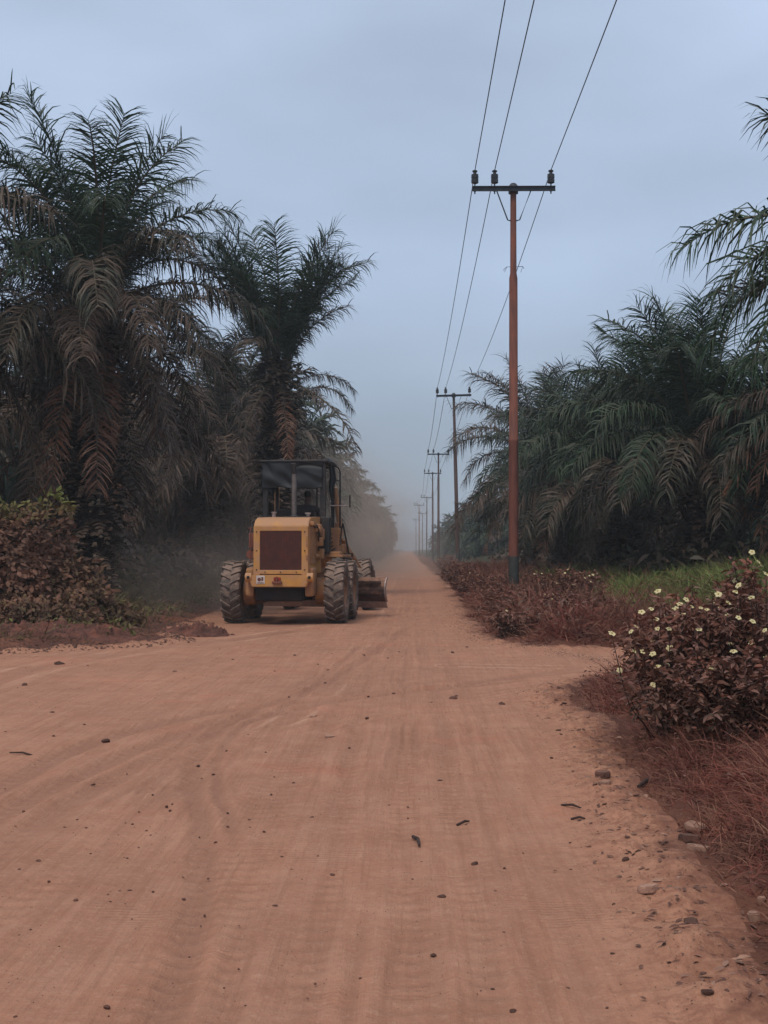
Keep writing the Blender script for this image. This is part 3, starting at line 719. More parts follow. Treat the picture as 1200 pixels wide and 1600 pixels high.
for r_i, (x0, y0, y1, st) in enumerate([(-6.9, 54, 300, 7.8), (-14.5, 31, 200, 9.2), (-22.5, 44, 140, 9.4), (-31, 62, 120, 10)]):
    y = y0
    while y < y1:
        lab = 'hazy oil palm in the dusty front row left of the far road' if r_i == 0 else 'half hidden oil palm standing behind the left front row'
        if r_i == 0 and UNIQ[('L', 0)]: lab = UNIQ[('L', 0)].pop(0)
        far_palm(x0 + rr.uniform(-.7, .7), y + rr.uniform(-1, 1), (rr.uniform(4.2, 5.2) if y < 100 else rr.uniform(3.8, 4.8)), lab, 'oil palms of the left front row' if r_i == 0 else 'oil palms behind the left front row', rr.randrange(9999), rr.choice((0, 2, 2, 1)))
        y += st * (1 if y < 150 else 1.5)
for r_i, (x0, y0, y1, st) in enumerate([(9.8, 68, 300, 9.2), (13.5, 33, 200, 9.2), (21.5, 44, 140, 9.4), (30, 62, 120, 10)]):
    y = y0
    while y < y1:
        lab = 'hazy oil palm in the front row behind the far poles' if r_i == 0 else 'half hidden oil palm standing behind the right front row'
        if r_i == 0 and UNIQ[('R', 0)]: lab = UNIQ[('R', 0)].pop(0)
        far_palm((x0 if r_i or y < 112 else 7.4) + rr.uniform(-.7, .7), y + rr.uniform(-1, 1), (rr.uniform(2.6, 3.6) if y < 65 else rr.uniform(1.6, 2.4)), lab, 'oil palms of the right front row' if r_i == 0 else 'oil palms behind the right front row', rr.randrange(9999), rr.choice((0, 2, 2)), 0.95 if y < 65 else 0.8)
        y += st * (1 if y < 150 else 1.5)

# ------------------------------------------------------------------ ground vegetation
def vegmat(name, c1, c2, attrcol=None, rough=0.8, tr=0.15, scale=3):
    return mat(name, c1, c2, rough, scale=scale, attr='tint' if attrcol else None, attr_col=attrcol, transl=tr, detail=3)
def grass(name, label, N_, xr, yr, accept, hgt, wid, m, seed, droop=0.35, tint=None, cat='grass', clump=0.7, tuft=1):
    rg = np.random.default_rng(seed)
    x = rg.uniform(xr[0], xr[1], N_ // tuft); y = yr[0] * (yr[1] / yr[0]) ** rg.random(N_ // tuft); hs = rg.uniform(0.45, 1.4, N_ // tuft)
    x = np.repeat(x, tuft) + rg.normal(0, 0.016, len(x) * tuft); y = np.repeat(y, tuft) + rg.normal(0, 0.016, len(y) * tuft); hs = np.repeat(hs, tuft)
    z, o = height(x, y, False)
    cl = vnoise(x, y, clump, seed, 2)
    p = accept(x, y, o, cl); k = rg.random(len(x)) < p
    x, y, z, o, cl, hs = x[k], y[k], z[k], o[k], cl[k], hs[k]; n = len(x)
    B = np.stack([x, y, z - 0.02], 1); D = rand_dirs(rg, n, 0.35, 0.98)
    W = np.cross(D, rand_dirs(rg, n, -0.3, 0.3)); W /= np.linalg.norm(W, axis=1)[:, None] + 1e-9
    h = hs * (hgt(x, y, o) if callable(hgt) else hgt) * rg.uniform(0.45, 1.15, n) * (0.75 + 0.5 * np.clip(cl + 0.3, 0, 1))
    wd = wid * rg.uniform(0.6, 1.3, n) * np.clip(y / 12, 0.8, 4)
    V, Fc = strips(B, D, W, h, wd, droop, 3, (0.8, 0.9, 0.6, 0.08))
    tv = np.repeat(np.clip((tint(x, y, o) if tint else 0.5) + rg.normal(0, 0.25, n), 0, 1), 8)
    me = np_mesh(name, V, Fc, m, {'tint': tv})
    return link(name, me, kind='stuff', label=label, category=cat)
M_dryg = vegmat('dusty_red_grass', (0.235, 0.062, 0.046), (0.12, 0.040, 0.034), (0.27, 0.14, 0.09))
M_greeng = vegmat('green_grass', (0.15, 0.075, 0.045), (0.09, 0.05, 0.03), (0.16, 0.205, 0.055))
grass('dry_grass', 'red dust coated grass along the near right edge of the road', 260000, (1.0, 4.6), (3.6, 14.3),
      lambda x, y, o, c: np.where((x > 0) & (o > 0.06), np.clip((o - 0.02) * 2.6, 0.05, 1), 0) * (0.55 + 0.45 * c), lambda x, y, o: 0.10 + 0.24 * sstep(o / 0.8), 0.0085, M_dryg, 41, tuft=16, tint=lambda x, y, o: 0.35 + 0.35 * vnoise(x, y, 0.4, 3, 2))
grass('dry_grass', 'red dust coated grass around the foot of the nearest utility pole', 200000, (1.0, 6), (18.6, 75),
      lambda x, y, o, c: np.where((x > 0) & (o > 0.08), np.clip(o * 2, 0, 1) * np.clip(1.25 - (o - 1.5) / 1.4, 0.04, 1), 0) * (0.6 + 0.4 * c), lambda x, y, o: 0.18 + 0.50 * sstep(o / 0.9), 0.009, M_dryg, 42, tuft=14, tint=lambda x, y, o: 0.4 + 0.4 * vnoise(x, y, 0.6, 3, 2))
grass('green_grass', 'green grass bank below the palms on the right', 240000, (2.6, 14), (19.5, 45),
      lambda x, y, o, c: np.where((x > 2) & (o > 1.0), np.clip((o - 1.0) / 1.4, 0, 1), 0), lambda x, y, o: 0.42 + 0 * x, 0.009, M_greeng, 43,
      tint=lambda x, y, o: np.clip((x - 2.9) / 1.0, 0, 1) * np.clip(0.7 + 0.7 * vnoise(x, y, 1.2, 6, 3), 0, 1))
grass('low_grass', 'low brownish grass under the palms left of the grader', 90000, (-14, -3.6), (18.6, 60),
      lambda x, y, o, c: np.where((x < 0) & (o > 0.25), np.clip(o, 0, 0.9), 0) * (0.6 + 0.4 * c), lambda x, y, o: 0.16 + 0.22 * sstep(o / 2), 0.010, M_greeng, 44, tint=lambda x, y, o: np.clip(o / 7, 0.1, 0.5) + 0.3 * vnoise(x, y, 1.0, 4, 2))

def leaf_cloud(rg, C, nrm, size, aspect=0.5, droop=0.25, jitter=0.6):
    """pointed leaves at points C facing roughly along nrm"""
    n = len(C); D = nrm + rand_dirs(rg, n, -1, 1) * jitter * 1.6; D[:, 2] -= 0.15; D /= np.linalg.norm(D, axis=1)[:, None]
    W = np.cross(D, nrm + rand_dirs(rg, n, -1, 1) * 0.5); W /= np.linalg.norm(W, axis=1)[:, None] + 1e-9
    ln = size * rg.uniform(0.6, 1.3, n)
    return strips(C, D, W, ln, ln * aspect, droop, 3, (0.25, 1.0, 0.8, 0.06))

# vine mound on the left
M_vine = mat('dusty_vine_leaf', (0.21, 0.098, 0.062), (0.085, 0.048, 0.034), 0.75, scale=2.5, attr='tint', attr_col=(0.13, 0.145, 0.034), transl=0.15, detail=4)
M_stem = mat('twig', (0.07, 0.045, 0.035), (0.04, 0.028, 0.022), 0.9, scale=8)
def bush(name, label, c, rad, n, size, m, seed, top_green=0.0, aspect=0.55, stems=10, group=None, cat='shrub', flat=0.5):
    rg = np.random.default_rng(seed); x0, y0 = c; z0 = gz(x0, y0) - 0.05
    root = empty(name, (x0, y0, z0), 0, label=label, category=cat, group=group)
    d = rand_dirs(rg, n, -0.15, 1.0); rr_ = 1 - 0.45 * rg.random(n) ** 1.8
    bumps = 1 + 0.30 * vnoise(d[:, 0] * 2 + seed, d[:, 1] * 2 + d[:, 2] * 1.7, 0.6, seed, 2) + 0.20 * vnoise(d[:, 0] * 2, d[:, 2] * 2 + seed, 0.2, seed + 3, 2)
    C = d * (rr_ * bumps)[:, None] * np.array(rad); C[:, 2] = np.maximum(C[:, 2], 0.02)
    V, Fc = leaf_cloud(rg, C, d, size, aspect)
    hz = C[:, 2] / rad[2]
    tv = np.clip((hz - (1 - top_green)) * 4 + rg.normal(0, 0.18, n), 0, 1) if top_green else np.clip(rg.normal(0.08, 0.1, n), 0, 1)
    me = np_mesh('foliage', V, Fc, m, {'tint': np.repeat(tv, 8)}); link('foliage', me, root)
    mb = MB()
    for i in range(stems):
        a_ = rg.uniform(0, 6.28); q = rg.uniform(0.3, 0.8)
        e = Vector((math.cos(a_) * rad[0] * q, math.sin(a_) * rad[1] * q, rad[2] * math.sqrt(max(0.05, 1 - q * q)) * 0.9))
        s0 = Vector((e.x * 0.25, e.y * 0.25, 0)); mb.path([s0, s0.lerp(e, 0.5) + Vector((0, 0, 0.12 * rad[2])), e], [0.014, 0.010, 0.004], 5)
    mb.build('stems', M_stem, root)
    return root
bush('vine_mound', 'tall mound of creeper at the left edge, green on top and dusty brown below', (-7.45, 22.0), (1.75, 1.5, 1.95), 14000, 0.12, M_vine, 51, top_green=0.22)
bush('creeper_bush', 'dusty brown creeper clump spilling right from the tall green topped mound', (-6.05, 22.2), (1.1, 1.2, 0.95), 6000, 0.105, M_vine, 52)
bush('creeper_bush', 'low dusty creeper clump at the foot of the left mound beside the side road', (-6.3, 20.6), (1.2, 0.7, 0.55), 3200, 0.095, M_vine, 53)
bush('creeper_bush', 'small dusty creeper clump ending the left mound nearest the grader', (-5.45, 22.4), (0.7, 0.7, 0.38), 1500, 0.10, M_vine, 54)

# flowering shrubs
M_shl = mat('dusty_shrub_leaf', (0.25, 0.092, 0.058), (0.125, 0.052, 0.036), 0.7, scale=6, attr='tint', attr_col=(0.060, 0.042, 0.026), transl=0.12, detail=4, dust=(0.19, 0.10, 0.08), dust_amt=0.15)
M_petal = mat('cream_petal', (0.72, 0.64, 0.38), (0.64, 0.54, 0.27), 0.7, scale=20, transl=0.2)
M_fcen = mat('flower_centre', (0.42, 0.30, 0.03), (0.2, 0.12, 0.02), 0.7, scale=30)
def petal_mesh():
    m = MB()
    for k in range(5):
        a_ = k * 2 * math.pi / 5; d = Vector((math.cos(a_), math.sin(a_), 0)); s = Vector((-d.y, d.x, 0))
        prof = [(0.002, 0.002, 0.001), (0.010, 0.008, 0.003), (0.020, 0.0135, 0.004), (0.028, 0.010, 0.003), (0.031, 0.003, 0.001)]
        L_ = []; Rr = []
        for (u, w_, z) in prof: L_.append(m.bm.verts.new(d * u + s * w_ + Vector((0, 0, z + 0.0012)))); Rr.append(m.bm.verts.new(d * u - s * w_ + Vector((0, 0, z - 0.001))))
        for i in range(len(prof) - 1): m.bm.faces.new((L_[i], L_[i + 1], Rr[i + 1], Rr[i]))
    return m.mesh('flower', M_petal)
PET = petal_mesh()
mm = MB(); mm.lathe([(0.001, 0.001), (0.004, 0.006), (0.009, 0.005), (0.012, 0.001)], 7, 'Z', closed=False); CEN = mm.mesh('flower_centre', M_fcen)
def flower_shrub(label, x, y, rx, ry, rz, nleaf, flowers, seed, leaf=0.062, dark=0.40, q=1.0):
    """flowers: list of (photo x, photo y) or a count"""
    rg = np.random.default_rng(seed); z0 = gz(x, y) - 0.03
    root = empty('flowering_shrub', (x, y, z0), 0, label=label, category='shrub', group='cream flowered shrubs on the right verge')
    ns = 26; mb = MB(); tips = []; C = []; Dn = []
    for i in range(ns * 3):
        a_ = rg.uniform(0, 6.28); q_ = math.sqrt(rg.random()) * 0.95
        e = np.array([math.cos(a_) * rx * q_, math.sin(a_) * ry * q_, rz * (0.35 + 0.65 * math.sqrt(1 - q_ * q_ * 0.85)) * rg.uniform(0.6, 1.12)])
        s0 = np.array([e[0] * 0.45, e[1] * 0.45, 0]); mid = (s0 + e) / 2 + np.array([0, 0, 0.08])
        mb.path([s0, mid, e], [0.006, 0.005, 0.003], 4); tips.append(e)
        m_ = nleaf // (ns * 3); t = rg.random(m_) ** 0.6
        Pp = ((1 - t) ** 2)[:, None] * s0 + (2 * t * (1 - t))[:, None] * mid + (t ** 2)[:, None] * e
        C.append(Pp + rg.normal(0, 0.012, (m_, 3))); dd = rand_dirs(rg, m_, -0.1, 0.8); Dn.append(dd)
    if not isinstance(flowers, int):
        for fx, fy, dy, face in flowers:
            p = at(fx, fy, y + dy - (0.40 if fy < 960 else 0.62)) - Vector((x, y, z0)); p = np.array(p) - np.array([0, 0, 0.012]); s0 = p * np.array([0.5, 0.3, 0.0]); mid = (s0 * .3 + p * .7) * np.array([1, 1, 0.75]) + np.array([0, 0.03, 0])
            mb.path([s0, mid, p], [0.005, 0.004, 0.0025], 4)
            m_ = 60; t = rg.random(m_) ** 0.9; q3 = (1 - t)[:, None] * (s0 * .7 + mid * .3) + t[:, None] * (p - np.array([0, 0, 0.025]))
            C.append(q3 + rg.normal(0, 0.02, (m_, 3))); Dn.append(rand_dirs(rg, m_, -0.2, 0.7))
    mb.build('stems', M_stem, root)
    C = np.concatenate(C); Dn = np.concatenate(Dn)
    V, Fc = leaf_cloud(rg, C, Dn, leaf, 0.34, 0.35, 0.35)
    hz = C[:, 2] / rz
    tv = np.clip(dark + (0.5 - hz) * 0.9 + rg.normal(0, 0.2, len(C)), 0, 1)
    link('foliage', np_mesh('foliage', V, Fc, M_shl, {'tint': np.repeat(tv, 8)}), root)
    def put(p, tilt=(0, 0)):
        o = link('flower', PET, root, p); o.rotation_mode = 'ZYX'; o.rotation_euler = (tilt[0], tilt[1], rg.uniform(0, 6)); s = rg.uniform(0.55, 0.95) * q; o.scale = (s, s, s)
        c = link('flower_centre', CEN, o)
    if isinstance(flowers, int):
        for i in rg.choice(len(tips), flowers, replace=False):
            put(tuple(tips[i] + np.array([0, 0, 0.02])), (rg.normal(0.5, 0.3), rg.normal(0, 0.35)))
    else:
        for fx, fy, dy, face in flowers:
            p = at(fx, fy, y + dy - (0.12 if fy < 960 else 0.30)) - Vector((x, y, z0)); put(p, (face + 0.32, rg.normal(0, 0.3)))
        for i in rg.choice(len(tips), 16, replace=False):
            e = tips[i]; put((e[0], e[1] - 0.16, e[2] + 0.05), (rg.uniform(0.3, 1.0), rg.normal(0, 0.3)))
    return root
FL1 = [(1028, 924, -.1, .2), (1018, 952, -.2, .2), (1072, 937, 0, .5), (956, 990, -.3, .2), (986, 987, 0, .2), (1028, 983, 0, .2), (1062, 944, .1, .2), (1054, 952, .1, .1), (1067, 958, .1, .1), (1059, 962, 0, .2),
       (1081, 948, .1, .2), (1095, 950, .1, .2), (1104, 953, .1, .1), (968, 1048, -.4, .9), (1041, 1038, -.2, .1), (1020, 1071, -.55, .9), (1083, 1073, -.6, 1.2), (1091, 1077, -.6, .9), (1091, 1102, -.65, 1.1), (1045, 983, -.1, .2),
       (1092, 984, -.2, .1), (1004, 1018, -.2, .5), (1065, 975, 0, .2), (1020, 1022, -.3, .3)]
FL2 = [(1154, 915, 0, .3), (1150, 925, 0, .1), (1174, 934, 0, .2), (1117, 940, .1, .2), (1120, 947, .1, .1), (1138, 942, 0, .2), (1147, 952, 0, .1), (1157, 954, 0, .1), (1136, 961, 0, .2), (1176, 971, -.2, .4), (1195, 985, -.2, .2),
       (1146, 1018, -.3, .1), (1174, 1005, -.3, .4), (1111, 1046, -.5, 1.1), (1105, 1053, -.5, .1), (1180, 1066, -.5, .9), (1140, 1061, -.45, .3), (1175, 1093, -.6, .4), (1174, 1022, -.3, .1), (1197, 897, 0, .2), (1112, 1078, -.55, .6), (1121, 1035, -.4, .2), (1198, 1030, -.3, .6)]
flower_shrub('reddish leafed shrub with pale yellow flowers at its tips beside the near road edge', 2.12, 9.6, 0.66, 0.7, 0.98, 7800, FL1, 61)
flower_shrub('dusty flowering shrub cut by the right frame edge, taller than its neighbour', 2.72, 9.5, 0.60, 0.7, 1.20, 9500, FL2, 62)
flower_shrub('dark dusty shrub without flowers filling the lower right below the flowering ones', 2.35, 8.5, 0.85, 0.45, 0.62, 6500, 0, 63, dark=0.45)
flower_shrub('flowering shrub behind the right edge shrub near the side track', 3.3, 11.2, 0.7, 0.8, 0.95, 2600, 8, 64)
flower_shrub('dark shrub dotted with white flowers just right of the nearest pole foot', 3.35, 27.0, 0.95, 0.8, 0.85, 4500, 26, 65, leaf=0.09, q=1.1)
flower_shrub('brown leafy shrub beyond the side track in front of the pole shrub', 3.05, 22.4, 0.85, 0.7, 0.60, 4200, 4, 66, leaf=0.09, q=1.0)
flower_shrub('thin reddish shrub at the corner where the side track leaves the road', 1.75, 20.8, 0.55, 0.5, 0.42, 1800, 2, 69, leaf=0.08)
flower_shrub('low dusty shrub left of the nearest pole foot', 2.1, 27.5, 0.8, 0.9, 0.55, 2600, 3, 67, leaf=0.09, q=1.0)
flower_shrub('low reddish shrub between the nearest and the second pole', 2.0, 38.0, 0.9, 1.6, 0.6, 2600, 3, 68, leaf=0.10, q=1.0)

for i_, (x_, y_, a_, h_) in enumerate([(2.15, 24.6, 'dusty scrub clump between the side track corner and the pole', 0.55), (2.5, 32.5, 'dusty scrub clump just beyond the nearest pole', 0.7), (1.95, 45, 'dusty scrub clump halfway to the second pole', 0.7), (2.1, 54, 'hazy scrub clump before the second pole', 0.8), (2.2, 64, 'hazy scrub clump at the foot of the second pole', 0.8), (2.3, 80, 'far scrub clump beyond the second pole', 0.9)]):
    flower_shrub(a_, x_, y_, 0.9, 1.3 if y_ > 30 else 0.8, h_, 2600, 2, 200 + i_, leaf=0.09 + y_ * 0.0006)
def weeds(label, n, xr, yr, acc, size, hgt, m, seed):
    rg = np.random.default_rng(seed); x = rg.uniform(*xr, n); y = yr[0] * (yr[1] / yr[0]) ** rg.random(n); z, o = height(x, y, False)
    k = rg.random(n) < acc(x, y, o) * np.clip(0.5 + 1.2 * vnoise(x, y, 0.5, seed, 2), 0, 1); x, y, z = x[k], y[k], z[k]; n = len(x)
    C = np.stack([x, y, z + hgt * rg.random(n)], 1); V, Fc = leaf_cloud(rg, C, rand_dirs(rg, n, 0, 1), size, 0.34, 0.3, 0.6)
    link('weeds', np_mesh('weeds', V, Fc, m, {'tint': np.repeat(rg.random(n) * 0.9, 8)}), kind='stuff', label=label, category='weeds')
weeds('small dusty leaved weeds mixed into the near red grass', 16000, (1.1, 4.4), (3.8, 14.2), lambda x, y, o: ((x > 0) & (o > 0.12)) * np.clip(o * 1.5, 0.15, 1), 0.038, 0.26, M_shl, 301)
weeds('leafy scrub mixed into the red grass along the poles', 16000, (1.1, 5.5), (18.9, 90), lambda x, y, o: ((x > 0) & (o > 0.15)) * np.clip(1.3 - (o - 1.3) / 1.2, 0, 1), 0.10, 0.5, M_shl, 302)
weeds('low dusty weeds on the ground between the creeper mound and the grader', 12000, (-11, -4), (19.5, 34), lambda x, y, o: (o > 0.4) * 0.8, 0.12, 0.22, M_vine, 303)
# undergrowth below the plantation
def undergrowth(label, xr, yr, N_, seed, hmax, m):
    rg = np.random.default_rng(seed); x = rg.uniform(xr[0], xr[1], N_); y = rg.uniform(yr[0], yr[1], N_)
    z, o = height(x, y, False); cl = vnoise(x, y, 2.0, seed, 3)
    k = (o > 1.9) & (cl > -0.35); x, y, z, cl = x[k], y[k], z[k], cl[k]; n = len(x)
    C = np.stack([x, y, z + hmax * rg.random(n) * np.clip(cl + 0.6, 0.1, 1)], 1)
    V, Fc = leaf_cloud(rg, C, rand_dirs(rg, n, 0, 1), 0.34, 0.30, 0.35, 0.8)
    link('undergrowth', np_mesh('undergrowth', V, Fc, m, {'tint': np.repeat(rg.random(n) * 0.6, 8)}), kind='stuff', label=label, category='undergrowth')
undergrowth('dark ferny undergrowth beneath the left palms', (-34, -6.2), (31, 90), 60000, 71, 0.9, M_fern)
undergrowth('dark ferny undergrowth beneath the right palms', (5.6, 34), (29, 90), 60000, 72, 0.8, M_fern)

# ------------------------------------------------------------------ motor grader (origin under the tandem centre, forward = +Y)
G = empty('motor_grader', (-2.37, 25.9, 0.0), R(-4.4), label='old yellow motor grader driving away, black tarpaulin hung round its cab', category='road grader')
def gb(name, m, parent=None, **k): return lambda mb, bevel=0, smooth=False: mb.build(name, m, parent or G, smooth=smooth, bevel=bevel, **k)
# engine hood: rear edge of the top sloped
mb = MB()
prof = [(-1.62, 0.97), (-1.62, 1.885), (-1.50, 2.00), (-1.28, 2.06), (0.05, 2.10), (0.05, 0.97)]     # (y, z)
mb.prism(prof, -0.525, 0.525, 'X'); hood = mb.build('engine_hood', M_yellow, G, bevel=0.012, smooth=True)
mb = MB(); mb.box((0, -1.625, 1.84), (1.05, 0.05, 0.09), bev=0.012); mb.box((0, -1.625, 1.015), (1.05, 0.05, 0.08), bev=0.012)
for s in (-1, 1): mb.box((s * 0.462, -1.625, 1.42), (0.125, 0.052, 0.93), bev=0.012)
gs_ = mb.build('grille_surround', M_yellow, hood); hood.location.x = 0.05
mb = MB(); mb.box((0, -1.628, 1.425), (0.80, 0.014, 0.74)); g_ = mb.build('radiator_grille', M_grille, G)
mb = MB()
for i in range(27): mb.box((-0.39 + i * 0.03, -1.640, 1.425), (0.008, 0.008, 0.74))
for i in range(13): mb.box((0, -1.644, 1.085 + i * 0.057), (0.80, 0.008, 0.010))
mb.build('grille_bars', M_grille, g_)
mb = MB()
for z_ in (1.06, 1.42, 1.78):
    for s in (-1, 1): mb.tube((s * 0.462, -1.665, z_), (s * 0.462, -1.650, z_), 0.013, n=6)
for x_ in (-0.3, 0, 0.3): mb.tube((x_, -1.665, 1.015), (x_, -1.648, 1.015), 0.012, n=6)
mb.build('bolts', M_dark, hood)
mb = MB(); mb.box((0.505, -1.655, 1.60), (0.035, 0.02, 0.20), bev=0.006); mb.build('hinge', M_yellow_worn, hood); mb = MB(); mb.box((0.50, -1.66, 1.30), (0.03, 0.018, 0.09), bev=0.005); mb.build('hinge', M_yellow_worn, hood)
mb = MB(); mb.prism([(-0.36, -1.46), (-0.22, -1.50), (-0.16, -1.44), (-0.02, -1.46), (0.02, -1.38), (-0.12, -1.33), (-0.2, -1.38), (-0.34, -1.35)], 0, 0.006, 'Z'); pt_ = mb.build('peeled_patch', M_rust, hood); pt_.location = (0.0, -0.02, 2.024); pt_.rotation_euler = (R(15), 0, 0); pt_.location = (0, 0.50, 2.385)
mb = MB(); mb.box((0.1, -0.35, 2.085), (0.5, 0.55, 0.03), bev=0.01); mb.build('hood_cover', M_black, hood)
mb = MB(); mb.tube((-0.56, -1.5, 1.2), (-0.56, -1.5, 1.85), 0.012); mb.tube((-0.53, -1.5, 1.85), (-0.60, -1.5, 1.85), 0.012); mb.build('grab_rail', M_rust, G)
# dents, louvres and side doors
for s in (-1, 1):
    mb = MB(); mb.box((s * 0.532, -1.05, 1.52), (0.02, 0.78, 0.72), bev=0.008)
    for i in range(7): mb.box((s * 0.545, -1.05, 1.28 + i * 0.08), (0.014, 0.55, 0.02))
    mb.build('side_panel', M_yellow_worn, hood)
# exposed engine parts on the right flank
mb = MB()
for (y, z, d) in ((-0.62, 1.86, (0.16, 0.2, 0.17)), (-0.58, 1.6, (0.2, 0.26, 0.18)), (-0.4, 1.36, (0.18, 0.3, 0.2)), (-1.3, 1.94, (0.12, 0.3, 0.08)), (-0.2, 1.75, (0.15, 0.22, 0.22))):
    mb.box((0.60, y, z), d, bev=0.02)
mb.tube((0.62, -1.0, 1.82), (0.62, -0.3, 1.86), 0.045); mb.tube((0.6, -0.9, 1.3), (0.62, -0.1, 1.35), 0.035)
mb.build('engine_block', M_yellow_worn, G, smooth=True)
mb = MB()
for i in range(4):
    mb.path([(0.56, -1.25 + i * .1, 1.96 - i * .02), (0.66, -1.0 + i * .1, 1.9 - i * .06), (0.64, -0.7 + i * .12, 1.6 + .03 * i), (0.60, -0.4 + i * .1, 1.25 + i * .07)], 0.014, 6)
mb.build('hose', M_hose, G, smooth=True)
mb = MB(); mb.tube((-0.60, -1.3, 1.35), (-0.60, -0.9, 1.35), 0.09); mb.box((-0.58, -1.1, 1.62), (0.1, 0.5, 0.28), bev=0.02); mb.build('air_filter', M_rust, G, smooth=True)
# rear plate with lifting ears
mb = MB(); mb.prism([(-0.60, 0.96), (-0.52, 0.73), (0.52, 0.73), (0.60, 0.96)], -1.72, -1.60, 'Y')
rp = mb.build('rear_plate', M_yellow, G, bevel=0.015); rp.location.x = 0.03; g_.location.x = 0.05
for s in (-1, 1):
    mb = MB(); mb.lathe([(s * 0.53, 0.085), (s * 0.65, 0.085)], 16, 'X', (0, -1.66, 0.915), closed=False); mb.build('lifting_ear', M_yellow, rp, smooth=True)
    mb = MB(); mb.lathe([(-1.752, 0.030), (-1.72, 0.030)], 12, 'Z', closed=False); 
    e_ = mb.build('bolt', M_dark, rp); e_.rotation_euler = (R(-90), 0, 0); e_.location = (s * 0.585, 0, 0.915)
mb = MB(); mb.box((-0.35, -1.727, 0.872), (0.165, 0.008, 0.155), bev=0.006, seg=1); pl = mb.build('sticker', M_white, rp)
mb = MB(); mb.tube((-0.375, -1.736, 0.875), (-0.375, -1.731, 0.875), 0.035, n=16); mb.box((-0.315, -1.733, 0.885), (0.035, 0.004, 0.07)); mb.box((-0.35, -1.733, 0.815), (0.12, 0.004, 0.012)); mb.build('sticker_emblem', M_rust, pl)
mb = MB(); mb.box((-0.03, -1.742, 0.885), (0.13, 0.03, 0.065), bev=0.008); tl_ = mb.build('tail_light', M_red, rp)
mb = MB(); mb.box((-0.03, -1.75, 0.82), (0.19, 0.06, 0.045), bev=0.01); mb.tube((-0.03, -1.78, 0.80), (-0.03, -1.78, 0.93), 0.014); mb.build('tow_hitch', M_rust, rp)
# underbody and main frame
mb = MB(); mb.box((0, -0.95, 0.83), (0.86, 1.1, 0.36)); mb.box((0, -1.42, 0.60), (0.90, 0.22, 0.26), bev=0.02); mb.box((0, -0.55, 0.58), (0.82, 1.3, 0.28), bev=0.04)
mb.box((0, 0.2, 0.62), (0.5, 1.6, 0.32)); mb.tube((-0.9, 0, 0.60), (0.9, 0, 0.60), 0.12); mb.build('underbody', M_dark, G)
# tandem housings
for s in (-1, 1):
    mb = MB(); pts = []
    for k in range(24):
        a_ = 2 * math.pi * k / 24; cy = 0.72 if math.cos(a_) > 0 else -0.72
        pts.append((cy + 0.27 * math.cos(a_) * (1 if abs(math.cos(a_)) > .01 else 0), 0.62 + 0.27 * math.sin(a_)))
    mb.prism(pts, s * 0.60, s * 0.82, 'X'); mb.build('tandem_housing', M_yellow_worn, G, bevel=0.02)
    mb = MB(); mb.box((s * 0.57, -1.25, 0.82), (0.16, 0.55, 0.55), bev=0.05); mb.build('side_tank', M_yellow_worn, G)
# wheels
def wheel(name_parent, x, y, lean=0.0, steer=0.0, side=1):
    root = link('wheel', None, G, (x, y, 0.615)); root.rotation_euler = (0, lean, steer)
    W = 0.185; Rr = 0.575
    m = MB(); prof = [(-W * .78, 0.335), (-W, 0.40), (-W * 1.04, 0.47), (-W * 0.97, 0.545), (-W * 0.8, Rr), (0, Rr + 0.012), (W * 0.8, Rr), (W * 0.97, 0.545), (W * 1.04, 0.47), (W, 0.40), (W * .78, 0.335)]
    m.lathe(prof, 48, 'X', closed=True)
    nl = 20
    for sd in (-1, 1):       # herringbone lugs
        for k in range(nl):
            a0 = 2 * math.pi * (k + (0.5 if sd > 0 else 0)) / nl
            secs = [(0.0, 0.17, 0.003), (0.35, 0.10, 0.030), (0.75, 0.03, 0.042), (1.0, 0.0, 0.038), (1.09, 0.0, -0.055)]
            rings = []
            for (u, da, hh) in secs:
                xx = sd * W * u * 0.985 + sd * 0.004; rb = Rr - (0.02 if u > 0.9 else 0.01) - (0.06 if u > 1.05 else 0)
                ht = 0.03 + 0.0; top = Rr + 0.040 - 0.010 * u if u < 1.05 else Rr - 0.05
                hw = 0.040 + 0.020 * u
                ring = []
                for (dd, rr_) in ((-hw, rb), (-hw * 0.75, top), (hw * 0.75, top), (hw, rb)):
                    an = a0 + da + dd
                    ring.append(m.bm.verts.new((xx, rr_ * math.cos(an), rr_ * math.sin(an))))
                rings.append(ring)
            for A, B in zip(rings, rings[1:]):
                for j in range(3): m.bm.faces.new((A[j], A[j + 1], B[j + 1], B[j]))
            m.bm.faces.new(rings[0]); m.bm.faces.new(rings[-1])
    m.build('tyre', M_tyre, root)
    m = MB(); s = side
    m.lathe([(-W * .8, 0.335), (-W * .84, 0.30), (-W * .3, 0.28), (s * 0.02, 0.27), (s * 0.03, 0.10), (s * 0.12, 0.10), (s * 0.12, 0.02), (0, 0.02), (0, 0.25), (W * .3, 0.28), (W * .84, 0.30), (W * .8, 0.335)] if s > 0 else
            [(W * .8, 0.335), (W * .84, 0.30), (W * .3, 0.28), (s * 0.02, 0.27), (s * 0.03, 0.10), (s * 0.12, 0.10), (s * 0.12, 0.02), (0, 0.02), (0, 0.25), (-W * .3, 0.28), (-W * .84, 0.30), (-W * .8, 0.335)], 28, 'X', closed=True)
    m.build('rim', M_rim, root, smooth=True)
for s in (-1, 1):
    for y in (-0.72, 0.72): wheel('rear', s * 1.01, y, 0, 0, s)
for s in (-1, 1): wheel('front', s * 0.95, 5.05, R(-10), R(0), s)
